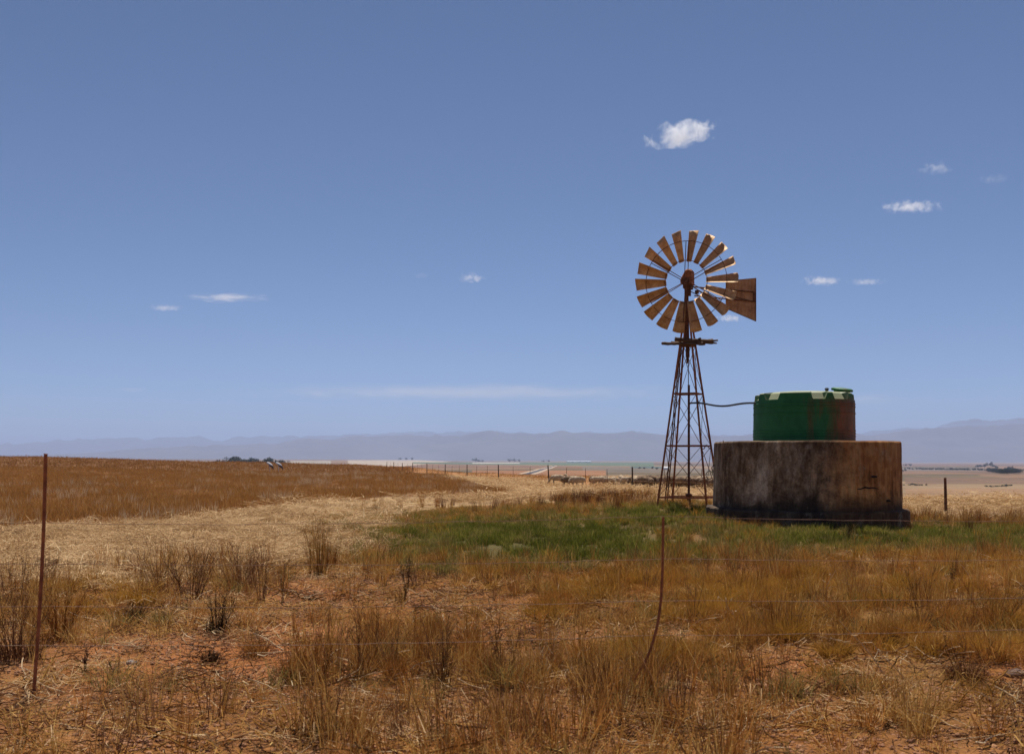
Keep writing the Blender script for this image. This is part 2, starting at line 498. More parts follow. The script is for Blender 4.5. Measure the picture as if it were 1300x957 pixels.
# ------------------------------------------------------------------ haze
def build_haze():
    mb = MB(); zb, zt = -95, 800
    mb.box((0, 2000, (zb + zt) / 2), (64000 * 2, 62500 * 2, zt - zb))
    m, nt, out = newmat('haze_air')
    pv = nt.nodes.new('ShaderNodeVolumePrincipled')
    pv.inputs['Density'].default_value = 6.8e-5
    pv.inputs['Color'].default_value = (.45, .57, .86, 1)
    pv.inputs['Anisotropy'].default_value = .1
    nt.links.new(pv.outputs[0], out.inputs['Volume'])
    o = mb.build('haze', m)
    tag(o, kind='stuff')
build_haze()

# ------------------------------------------------------------------ clouds (above the haze, real volumes)
def cloud(label, u, v, w, h, alt=1700, roll=0, dens=.02, seed=0, nscale=1.0, kind='puffy', group=None, thin=1.0):
    el = (Y0 - v) / F
    d = alt / el
    x = (u - 650) / F * d
    kk = 1.35 if kind == 'puffy' else 1.1
    W = w / F * d * kk; Hh = h / F * d * kk
    dep = W * (.6 if kind == 'puffy' else .35)
    bm = bmesh.new()
    bmesh.ops.create_icosphere(bm, subdivisions=4, radius=1.0)
    rn = random.Random(seed)
    ph = [rn.uniform(0, 6) for _ in range(6)]
    for p in bm.verts:
        c = p.co.copy()
        k = 1 + .16 * math.sin(3 * c.x + ph[0]) * math.sin(2.5 * c.y + ph[1]) + .10 * math.sin(6 * c.x + ph[2] + 2 * c.z)
        c *= k
        if kind == 'puffy' and c.z < -.3: c.z = -.3 + (c.z + .3) * .45
        p.co = Vector((c.x * W / 2, c.y * dep / 2, c.z * Hh / 2))
    me = bpy.data.meshes.new('cloud'); bm.to_mesh(me); bm.free()
    m, nt, out = newmat('cloud_vapour')
    tc = nt.nodes.new('ShaderNodeTexCoord')
    mp = nt.nodes.new('ShaderNodeMapping'); mp.inputs['Scale'].default_value = (2 / W, 2 / dep, 2 / Hh)
    nt.links.new(tc.outputs['Object'], mp.inputs[0])
    ln = nt.nodes.new('ShaderNodeVectorMath'); ln.operation = 'LENGTH'; nt.links.new(mp.outputs[0], ln.inputs[0])
    mp2 = nt.nodes.new('ShaderNodeMapping')
    q = 1.0 / Hh * nscale
    mp2.inputs['Scale'].default_value = (q * (1 if kind == 'puffy' else .22), q * .8, q)
    mp2.inputs['Location'].default_value = (seed * 3.1, seed * 1.7, seed)
    nt.links.new(tc.outputs['Object'], mp2.inputs[0])
    n = noise(nt, 2.6, 8, .66, mp2.outputs[0], .5)
    f = mathn(nt, 'SUBTRACT', mathn(nt, 'MULTIPLY', n, 2.9), mathn(nt, 'MULTIPLY', ln.outputs['Value'], 1.0))
    f = mathn(nt, 'SUBTRACT', f, .86)
    f = mathn(nt, 'MULTIPLY', f, 2.4 * thin)
    cl = nt.nodes.new('ShaderNodeClamp'); nt.links.new(f, cl.inputs[0])
    dn = mathn(nt, 'MULTIPLY', cl.outputs[0], dens)
    pv = nt.nodes.new('ShaderNodeVolumePrincipled')
    pv.inputs['Color'].default_value = (.97, .97, .97, 1); pv.inputs['Anisotropy'].default_value = .45
    nt.links.new(dn, pv.inputs['Density']); nt.links.new(pv.outputs[0], out.inputs['Volume'])
    m.volume_intersection_method = 'FAST' if hasattr(m, 'volume_intersection_method') else None
    o = link_mesh('cloud', me, m, loc=(x, d, CH + alt)); o.rotation_euler = (0, -R(roll), 0)
    tag(o, label, 'cloud', group)
cloud('largest puffy white cloud, high above the windmill wheel', 864, 172, 90, 33, seed=31, dens=.022, nscale=.9, thin=.8, roll=13)
cloud('small soft cloud close to the lower right of the wheel, under the tail vane', 927, 404, 34, 12, seed=4, dens=.012, thin=.6)
cloud('small flat white cloud high on the right, long and thin', 1155, 263, 74, 14, seed=5, dens=.012, thin=.7)
cloud('small puffy cloud high at the right, above the long thin one', 1188, 214, 40, 17, seed=6, dens=.008, thin=.6)
cloud('faint wisp of cloud at the right edge of the sky', 1262, 227, 40, 12, seed=7, dens=.004, thin=.4)
cloud('bright little flat cloud right of the tail vane, the left one of a pair', 1044, 357, 50, 12, seed=8, dens=.012, thin=.7)
cloud('paler flat cloud right of the tail vane, the right one of a pair', 1100, 358, 48, 9, seed=9, dens=.008, thin=.5)
cloud('tiny white cloud alone in the middle of the sky', 601, 353, 38, 14, seed=10, dens=.009, thin=.6)
cloud('tiny faint puff left of the lone middle cloud', 535, 350, 22, 8, seed=11, dens=.004, thin=.4)
cloud('long flat streak of cloud on the left side of the sky', 288, 378, 120, 14, seed=12, dens=.009, thin=.6, kind='wisp')
cloud('short flat cloud below the long left streak', 211, 391, 40, 9, seed=13, dens=.009, thin=.6)
cloud('thin slanting wisp low on the left above the field', 166, 495, 56, 9, alt=1900, seed=14, dens=.002, thin=.5, kind='wisp')
cloud('very long thin veil of cloud low over the mountains', 600, 498, 720, 24, alt=2200, seed=15, dens=.0009, thin=.32, kind='wisp')
cloud('pale veil of cloud behind the green tank on the right', 1080, 507, 260, 22, alt=2200, seed=16, dens=.0007, thin=.3, kind='wisp')

# ------------------------------------------------------------------ object materials
RUST = mat_simple('rusty_steel', (.14, .046, .02), (.42, .155, .06), 14, .85, .3, .003, lo=.3, hi=.7)
RUSTD = mat_simple('dark_rusty_iron', (.055, .026, .016), (.20, .08, .038), 18, .8, .3, .003)
def blade_mat(name, a, b, c):
    m, nt, out = newmat(name)
    v = coords(nt); n1 = noise(nt, 5, 6, .65, v); n2 = noise(nt, 28, 4, .6, v)
    col = ramp(nt, mathn(nt, 'ADD', mathn(nt, 'MULTIPLY', n1, .65), mathn(nt, 'MULTIPLY', n2, .35)), [(.3, a), (.5, b), (.7, c)])
    bsdf(nt, out, col, .62, .25, n2, .2, .003, .4)
    return m
BLADE = blade_mat('weathered_rusty_sheet', (.27, .135, .05), (.52, .30, .13), (.72, .52, .29))
VANE = blade_mat('rusty_vane_sheet', (.22, .11, .05), (.42, .23, .11), (.56, .36, .20))
WOOD = mat_simple('weathered_timber', (.045, .026, .017), (.15, .09, .055), 6, .9, .5, .01, stretch=(.6, 8, 8))
HOSE = mat_simple('black_hose', (.012, .012, .012), (.03, .028, .026), 20, .5, .1, .001)
WIREM = mat_simple('rusty_wire', (.22, .12, .065), (.46, .30, .19), 6, .7, 0, 0)
BARK = mat_simple('bark', (.05, .035, .025), (.12, .085, .06), 5, .9, .4, .05)

# ------------------------------------------------------------------ windmill
def build_windmill():
    D0 = 28.0
    bx = (874.5 - 650) / F * D0
    zb = hz(bx, D0)
    root = empty('windmill', (bx, D0, zb))
    tag(root, 'rusty farm windmill with an eighteen bladed wheel on a lattice tower beside the concrete reservoir', 'windmill')
    zb0 = .445
    off = -zb
    th = [R(a) for a in (200, 290, 20, 110)]
    def P(k, z):            # leg k at height z above measured base
        t = (z - zb0) / (4.46 - zb0)
        r = .87 + (.2 - .87) * t
        return Vector((r * math.cos(th[k]) + .0 - .03 * t, r * math.sin(th[k]), z + off))
    for k in range(4):
        g = hz(bx + P(k, 0).x, D0 + P(k, 0).y) - zb
        a = P(k, g + zb - .12); b = P(k, 5.15)
        MB().beam(a, b, .048).build('leg', RUST, root)
    levels = [.64, 1.90, 3.18, 4.40]
    for z in levels[:3]:
        for k in range(4):
            a, b = P(k, z), P((k + 1) % 4, z)
            MB().beam(a, b, .036).build('girt', RUST, root)
    for i in range(3):
        for k in range(4):
            k2 = (k + 1) % 4
            a, b, c, d = P(k, levels[i] + .02), P(k2, levels[i + 1] - .02), P(k2, levels[i] + .02), P(k, levels[i + 1] - .02)
            mb = MB(); mb.tube([a, b], .008, 4); mb.tube([c + Vector((0, .012, 0)), d + Vector((0, .012, 0))], .008, 4)
            mb.build('brace', RUSTD, root)
    # bent drooping strap under the second girt
    mb = MB()
    a, b = P(1, 1.86), P(2, 1.88)
    mb.tube([a.lerp(b, t) + Vector((0, -.03, -.05 * math.sin(t * 9))) for t in np.linspace(0, 1, 9)], .012, 5).build('loose_strap', RUSTD, root)
    # ladder (seen nearly edge on)
    lad = MB()
    p0, p1 = Vector((-.56, .22, .5 + off)), Vector((-.20, .05, 4.4 + off))
    w = Vector((.085, .24, 0))
    lad.beam(p0, p1, .03); lad.beam(p0 + w, p1 + w * .6, .03)
    for i in range(15):
        t = (i + .5) / 15
        lad.tube([p0.lerp(p1, t), (p0 + w).lerp(p1 + w * .6, t)], .011, 5)
    lad.build('ladder', RUSTD, root)
    # standing pump column and rod
    MB().tube([(0, 0, -.05), (0, 0, 3.4 + off)], .03, 8).build('pump_pipe', RUSTD, root)
    mb = MB(); mb.tube([(-.01, 0, 3.3 + off), (-.02, 0, 5.7 + off)], .010, 6)
    mb.tube([(-.03, 0, 3.93 + off), (-.03, 0, 4.42 + off)], .035, 8)
    mb.box((-.03, 0, 4.2 + off), (.09, .06, .25)); mb.build('pump_rod', RUSTD, root)
    mb = MB(); mb.lathe([(.05, 0), (.11, .02), (.11, .05), (.05, .07), (.05, .22), (.08, .24), (.08, .28), (.03, .3)], 14, (0, 0, .0)); mb.build('pump_head', RUSTD, root)
    # platform of rough beams
    def plank(a, b, w, h, seed, fork=False):
        rn = random.Random(seed); a = Vector(a); b = Vector(b)
        n = 14; pts = []; rad = []
        for i in range(n):
            t = i / (n - 1); p = a.lerp(b, t) + Vector((0, rn.uniform(-.008, .008), rn.uniform(-.008, .008)))
            pts.append(p); rad.append(w / 2 * (1 + rn.uniform(-.12, .12)) * (1.25 if fork and t > .72 else 1))
        mb = MB(); mb.tube(pts, rad, 6, flat=h / w)
        if fork:
            e = b
            mb.tube([e - Vector((.05, 0, -.02)), e + Vector((.12, -.02, .035))], [.03, .018], 6)
            mb.tube([e - Vector((.05, 0, .02)), e + Vector((.10, .02, -.035))], [.03, .015], 6)
        return mb.build('platform_beam', WOOD, root)
    zp = 4.46 + off
    plank((-.38, -.26, zp + .035), (.56, -.20, zp - .02), .11, .10, 1, True)
    plank((-.68, -.10, zp - .055), (.30, -.30, zp - .075), .085, .075, 2)
    plank((-.40, .22, zp + .0), (.45, .30, zp - .02), .09, .08, 3)
    plank((-.25, -.32, zp + .05), (-.18, .34, zp + .05), .07, .05, 4)
    plank((.22, -.34, zp + .04), (.18, .34, zp + .04), .07, .05, 5)
    MB().box((-.02, 0, zp - .10), (.34, .34, .035)).build('collar', RUSTD, root)
    # mast
    HCZ = CH + 226.3 / F * 27.7 - zb - .1
    MB().tube([(-.045, 0, 4.4 + off), (-.06, 0, HCZ)], [.06, .05], 10).build('mast', RUSTD, root)
    # head: gearbox and hood
    HC = Vector(((870.6 - 650) / F * 27.7 - bx, -.34, CH + 226.3 / F * 27.7 - zb))   # wheel centre
    psi = R(18)
    ax = Vector((-math.sin(psi), -math.cos(psi), .0)).normalized()      # wheel axis, towards the camera and left
    rt = Vector((math.cos(psi), -math.sin(psi), 0)); up = Vector((0, 0, 1))
    gb = MB()
    c = HC - ax * .30
    rot = Matrix((rt, ax, up)).transposed()
    gb.box(c + up * -.02, (.20, .36, .24), rot); gb.box(c - up * .2, (.13, .16, .22), rot)
    gb.tube([HC - ax * .42, HC + ax * .06], .035, 10)
    go = gb.build('gearbox', RUSTD, root, bevel=.012)
    # hood: helmet shape with a sloping left shoulder
    prof = [(-.17, -.06), (-.17, .02), (-.06, .235), (-.01, .27), (.09, .265), (.125, .235), (.13, -.10), (-.06, -.12)]
    hv = [];n = len(prof)
    for yy, k in ((-.24, .86), (-.2, 1), (.1, 1), (.16, .86)):
        for px_, pz in prof: hv.append(c + rt * (px_ * k * 1.0 + .01) + up * (pz * k * 1.0 + .05) + ax * (yy + .08))
    hf = [tuple(range(n))[::-1], tuple(range(3 * n, 4 * n))]
    for j in range(3):
        for i in range(n): hf.append((j * n + i, j * n + (i + 1) % n, (j + 1) * n + (i + 1) % n, (j + 1) * n + i))
    m_ = MB(); m_.add(hv, hf); ho = m_.build('hood', RUST, go)
    # wheel
    hub = MB(); hub.tube([HC - ax * .09, HC + ax * .10], .075, 14); hub.tube([HC - ax * .10, HC - ax * .07], .105, 14); hub.tube([HC + ax * .07, HC + ax * .09], .10, 14)
    wheel = hub.build('wheel', RUSTD, root)
    def wp(r, a, o=0.0): return HC + (rt * math.cos(a) + up * math.sin(a)) * r + ax * o
    for rr, oo in ((.515, .0), (.985, .0)):
        mb = MB(); n = 72; rv = []; rf = []
        for i in range(n):
            a = 2 * math.pi * i / n
            for dr, do in ((-.012, -.004), (.012, -.004), (.012, .004), (-.012, .004)): rv.append(wp(rr + (do if 0 else dr * .5), a, oo + do * 3))
        for i in range(n):
            for q in range(4): rf.append((i * 4 + q, i * 4 + (q + 1) % 4, ((i + 1) % n) * 4 + (q + 1) % 4, ((i + 1) % n) * 4 + q))
        mb.add(rv, rf).build('rim', RUSTD, wheel)
    for i in range(6):
        a = R(90 - 2 + 60 * i)
        mb = MB(); da = R(2.0)
        mb.tube([wp(.09, a + .3, .08), wp(.985, a + da, .0)], .010, 5)
        mb.tube([wp(.09, a - .3, -.08), wp(.985, a - da, .0)], .010, 5)
        mb.build('spoke', RUSTD, wheel)
    pitch = R(36)
    rnb = random.Random(3)
    for i in range(18):
        a = R(81 + 20 * i) + R(rnb.uniform(-.7, .7))
        pi_ = pitch + R(rnb.uniform(-2.5, 2.5))
        er = rt * math.cos(a) + up * math.sin(a); et = -rt * math.sin(a) + up * math.cos(a)   # et: counter-clockwise seen from the camera
        # blade normal = ax*cos(p) + et*sin(p); width direction:
        wd = et * math.cos(pi_) - ax * math.sin(pi_); nn = ax * math.cos(pi_) + et * math.sin(pi_)
        verts = []; nr_, nw = 7, 7
        bend = rnb.uniform(-.01, .012)
        damaged = i in (14, 15, 16)
        for s_ in range(nr_):
            t = s_ / (nr_ - 1); r_ = .485 + (1.255 - .485) * t
            w_ = .175 + (.335 - .175) * t
            for q in range(nw):
                k = q / (nw - 1) - .5
                cam_ = .055 * (1 - (2 * k) ** 2) * (.6 + .6 * t)
                rr_ = r_ - (.02 + (rnb.uniform(-.03, .015) if damaged else 0)) * (2 * k) ** 2 * (t > .99)
                verts.append(HC + er * rr_ + wd * (k * w_) + nn * (-cam_ + bend * t * t + .012))
        fs = [(s_ * nw + q, s_ * nw + q + 1, (s_ + 1) * nw + q + 1, (s_ + 1) * nw + q) for s_ in range(nr_ - 1) for q in range(nw - 1)]
        mb = MB(); mb.add(verts, fs)
        o = mb.build('blade', BLADE, wheel, smooth=True)
        sm = o.modifiers.new('sheet', 'SOLIDIFY'); sm.thickness = .003
    # tail: arms and trapezoid vane
    td = Vector((math.cos(R(8)), math.sin(R(8)), 0)); tn = Vector((-td.y, td.x, 0))
    O = HC - ax * .42; O = Vector((O.x, O.y + .05, O.z))
    def tp(px_, py_, o=0.0):          # photo pixel offsets from the wheel centre on the tail plane
        k = 28.25 / F
        return O + td * ((px_ + 2.5 - 870.6) * k - (O.x - HC.x)) / td.x + up * ((357.7 - py_) * k) + tn * o
    n_ = 26; vv = []; vf = []
    for i in range(n_ + 1):
        t = i / n_; xx = 923 + (962.5 - 923) * t
        wv = .006 * math.sin(t * n_ * math.pi / 1.5)
        yt = 352.5 + (348 - 352.5) * t; yb = 387 + (402.8 - 387) * t
        for j in range(7):
            vv.append(tp(xx, yt + (yb - yt) * j / 6, wv + (.01 if j == 3 else 0)))
    for i in range(n_):
        for j in range(6): vf.append((i * 7 + j, i * 7 + j + 1, (i + 1) * 7 + j + 1, (i + 1) * 7 + j))
    mb = MB(); mb.add(vv, vf); vane = mb.build('tail_vane', VANE, root)
    sm = vane.modifiers.new('sheet', 'SOLIDIFY'); sm.thickness = .004
    mb = MB()
    mb.tube([tp(882, 361, -.02), tp(962, 366, -.02)], .016, 6); mb.tube([tp(882, 372, -.02), tp(962, 378, -.02)], .016, 6)
    mb.tube([tp(884, 360, 0), tp(905, 366, -.01), tp(955, 377, -.02)], .010, 5)
    mb.tube([tp(900, 361, -.02), tp(900, 374, -.02)], .012, 5)
    mb.box(tp(960, 372, -.02), (.05, .03, .26))
    mb.build('tail_arm', RUSTD, root)
    mb = MB(); mb.tube([tp(962.5, 348, .0), tp(962.5, 402.8, 0)], .012, 5)
    mb.tube([tp(923, 352.5), tp(962.5, 348)], .008, 5); mb.tube([tp(923, 387), tp(962.5, 402.8)], .008, 5)
    mb.build('vane_edge', RUSTD, vane)
    # furl linkage right of the hub
    mb = MB()
    mb.tube([HC - ax * .2 + rt * .05 - up * .03, tp(893, 371, -.1), tp(906, 377, -.1)], .014, 6)
    mb.tube([HC - ax * .2 + rt * .08 - up * .22, tp(886, 372, -.1)], .012, 6)
    mb.lathe([(.0, -.05), (.05, -.04), (.05, .04), (.0, .05)], 10, tp(884, 368, -.1), close=False)
    mb.build('furl_lever', RUSTD, root)
    return root, bx, D0
WM, WX, WY = build_windmill()

# ------------------------------------------------------------------ concrete reservoir
TX, TY = (1023 - 650) / F * 24.3, 24.3
def concrete_mat():
    m, nt, out = newmat('stained_concrete')
    tc = nt.nodes.new('ShaderNodeTexCoord'); sx = nt.nodes.new('ShaderNodeSeparateXYZ')
    nt.links.new(tc.outputs['Object'], sx.inputs[0])
    v1 = coords(nt, (2.4, 2.4, .62)); v2 = coords(nt, (1, 1, 1)); v3 = coords(nt, (9, 9, .8))
    st = noise(nt, 1.6, 7, .7, v1, .3); bl = noise(nt, 1.3, 8, .65, v2, .6); fine = noise(nt, 22, 6, .7, v2); st2 = noise(nt, 1.2, 5, .6, v3)
    grey = ramp(nt, mathn(nt, 'ADD', mathn(nt, 'MULTIPLY', st, .45), mathn(nt, 'ADD', mathn(nt, 'MULTIPLY', bl, .35), mathn(nt, 'MULTIPLY', fine, .2))),
                [(.36, (.05, .025, .012)), (.45, (.15, .082, .040)), (.53, (.35, .235, .14)), (.61, (.66, .51, .35))])
    orange = ramp(nt, mathn(nt, 'ADD', mathn(nt, 'MULTIPLY', st2, .5), mathn(nt, 'MULTIPLY', bl, .5)),
                  [(.38, (.15, .048, .012)), (.5, (.52, .20, .055)), (.62, (.74, .38, .14))])
    # ochre run-off on the right-hand side of the wall
    side = nt.nodes.new('ShaderNodeMapRange'); side.inputs['From Min'].default_value = -.35; side.inputs['From Max'].default_value = .55
    nt.links.new(mathn(nt, 'ADD', sx.outputs[0], mathn(nt, 'ADD', mathn(nt, 'MULTIPLY', mathn(nt, 'SUBTRACT', st, .5), 2.0), mathn(nt, 'MULTIPLY', mathn(nt, 'SUBTRACT', bl, .5), 3.0))), side.inputs['Value'])
    col = mixrgb(nt, mathn(nt, 'MULTIPLY', side.outputs[0], .92), grey, orange)
    # dark algae streaks running down from the rim, foot shade painted into the colour
    rim = nt.nodes.new('ShaderNodeMapRange'); rim.inputs['From Min'].default_value = .55; rim.inputs['From Max'].default_value = 1.65
    nt.links.new(mathn(nt, 'ADD', sx.outputs[2], mathn(nt, 'MULTIPLY', mathn(nt, 'SUBTRACT', st2, .5), 2.2)), rim.inputs['Value'])
    col = mixrgb(nt, mathn(nt, 'MULTIPLY', rim.outputs[0], .42), col, (.035, .022, .014))
    foot = nt.nodes.new('ShaderNodeMapRange'); foot.inputs['From Min'].default_value = .72; foot.inputs['From Max'].default_value = .34
    nt.links.new(mathn(nt, 'ADD', sx.outputs[2], mathn(nt, 'MULTIPLY', mathn(nt, 'SUBTRACT', bl, .5), .9)), foot.inputs['Value'])
    col = mixrgb(nt, mathn(nt, 'MULTIPLY', foot.outputs[0], .85), col, (.03, .022, .018))
    # lime patch in the middle
    lm = nt.nodes.new('ShaderNodeMapRange'); lm.inputs['From Min'].default_value = .56; lm.inputs['From Max'].default_value = .70
    nt.links.new(noise(nt, 2.6, 10, .75, coords(nt, (1, 1, .7)), .2), lm.inputs['Value'])
    col = mixrgb(nt, mathn(nt, 'MULTIPLY', lm.outputs[0], .55), col, (.46, .38, .28))
    gr = noise(nt, 7, 10, .8, coords(nt, (1.3, 1.3, .8)), .2)
    col = mixrgb(nt, 1.0, col, ramp(nt, gr, [(.32, (.5, .47, .44)), (.46, (.95, .95, .95)), (.66, (1.4, 1.38, 1.32))]), 'MULTIPLY')
    bsdf(nt, out, col, .92, 0, mathn(nt, 'ADD', mathn(nt, 'MULTIPLY', fine, .5), mathn(nt, 'MULTIPLY', bl, .5)), .6, .03, .15)
    return m
CONC = concrete_mat()
def rough_ring(mb, prof, n, wob, seed, closed_top=True):
    rn = np.random.default_rng(seed)
    ang = np.linspace(0, 2 * math.pi, n, endpoint=False)
    base = len(mb.v); vs = []; fs = []
    for j, (r, z) in enumerate(prof):
        nz = (fbm(ang * 6 + 3, np.full(n, z * 3.0 + seed), 3, seed) - .5)
        nz = nz * (1 - sstep(5.9, 6.28, ang)) + (fbm(np.zeros(n) + 3, np.full(n, z * 3.0 + seed), 3, seed) - .5) * sstep(5.9, 6.28, ang)
        for k in range(n):
            rr = r + nz[k] * wob if r > .3 else r
            vs.append((rr * math.cos(ang[k]), rr * math.sin(ang[k]), z + nz[k] * wob * .6))
    for j in range(len(prof) - 1):
        for k in range(n):
            fs.append((j * n + k, j * n + (k + 1) % n, (j + 1) * n + (k + 1) % n, (j + 1) * n + k))
    if closed_top: fs.append(tuple(range((len(prof) - 1) * n, len(prof) * n)))
    mb.add(vs, fs)
    return mb
def build_reservoir():
    zb = .27
    root = empty('concrete_reservoir', (TX, TY, zb))
    tag(root, 'round stained concrete reservoir with a low plinth, carrying the green plastic tank', 'reservoir')
    top = 1.935 - zb
    wall = MB(); prof = [(1.97, .12)] + [(1.955 - .02 * t, .2 + (top - .03 - .2) * t) for t in np.linspace(0, 1, 14)] + [(1.915, top), (1.6, top + .01), (.05, top + .012)]
    rough_ring(wall, prof, 128, .035, 3)
    wo_ = wall.build('wall', CONC, root)
    # holes and a long crack on the wall: dark plugs, inner shade painted in
    hole = mat_simple('painted_hollow_shade', (.012, .009, .007), (.03, .02, .015), 20, .95)
    def on_wall(u, v, out=.0):
        # point on the wall surface seen at photo pixel
        dx = (u - 650) / F; d = 22.0
        for _ in range(12):
            x = dx * d - TX
            d = TY - math.sqrt(max(1.95 ** 2 - x * x, .01))
        z = CH - (v - Y0) / F * d - zb
        nrm = Vector((dx * d - TX, d - TY, 0)).normalized()
        return Vector((dx * d - TX, d - TY, z)) + nrm * out, nrm
    for uu, vv, ww, hh in ((1109, 605, 8, 2.6), (1127, 635.5, 6, 3)):
        p, nrm = on_wall(uu, vv, -.02); mb = MB(); s_ = p.y and (ww / F * 22.6)
        tdir = Vector((-nrm.y, nrm.x, 0)); rn = random.Random(int(uu))
        pts = []
        for i in range(14):
            a = 2 * math.pi * i / 14; k = 1 + rn.uniform(-.3, .3)
            pts.append((math.cos(a) * s_ / 2 / max(abs(tdir.x), .4) * k, math.sin(a) * hh / F * 22.6 / 2 * k))
        vs = [p + tdir * a + Vector((0, 0, b)) + nrm * .05 for a, b in pts] + [p + tdir * a * .7 + Vector((0, 0, b * .7)) - nrm * .06 for a, b in pts]
        n = 14
        mb.add(vs, [(i, (i + 1) % n, (i + 1) % n + n, i + n) for i in range(n)] + [tuple(range(n, 2 * n))] + [tuple(range(n))])
        mb.build('hole', hole, root)
    mb = MB(); pts = []
    for u_, v_ in ((1088, 621), (1093, 620.5), (1098, 618.5), (1103, 619.5), (1108, 619), (1115, 620.5)):
        pts.append(on_wall(u_, v_, .008)[0])
    mb.tube(pts, [.008, .014, .018, .016, .014, .006], 5); mb.build('crack', hole, root)
    # plinth, higher and sloping on the left
    pl = MB(); n = 128
    ang = [2 * math.pi * k / n for k in range(n)]
    vs = []; fs = []
    nz = [float(fbm(np.array([math.cos(a) * 3]), np.array([math.sin(a) * 3]), 3, 77)[0]) - .5 for a in ang]
    rings = [(2.115, -.5), (2.11, .0), (2.105, .225), (2.085, .25), (1.93, .262)]
    for r, z in rings:
        for k, a in enumerate(ang):
            lf = max(0, -math.cos(a)) ** 2 * .05
            vs.append(((r + nz[k] * .03) * math.cos(a), (r + nz[k] * .03) * math.sin(a), z + (lf if z > .1 else 0) + nz[k] * .04))
    for j in range(len(rings) - 1):
        for k in range(n): fs.append((j * n + k, j * n + (k + 1) % n, (j + 1) * n + (k + 1) % n, (j + 1) * n + k))
    pl.add(vs, fs).build('plinth', CONC, root)
    # thin overflow pipe on the left and a coil of wire
    p1, nrm = on_wall(920, 561, .03); mb = MB()
    p2, _ = on_wall(918, 575, .03); p3, _ = on_wall(918, 598, .03)
    mb.tube([p1 + Vector((0, 0, .03)), p2, p3], .010, 6).build('overflow_pipe', WIREM, root)
    mb = MB(); cc = on_wall(911, 603, .06)[0] + Vector((-.10, .1, 0))
    mb.tube([cc + Vector((.07 * math.cos(a), 0, .085 * math.sin(a))) for a in np.linspace(0, 5.6, 16)], .008, 5)
    mb.tube([cc + Vector((.08, 0, .05)), cc + Vector((.05, 0, .16)), cc + Vector((.11, 0, .22))], .012, 5)
    mb.build('hose_loop', HOSE, root)
    return root
build_reservoir()

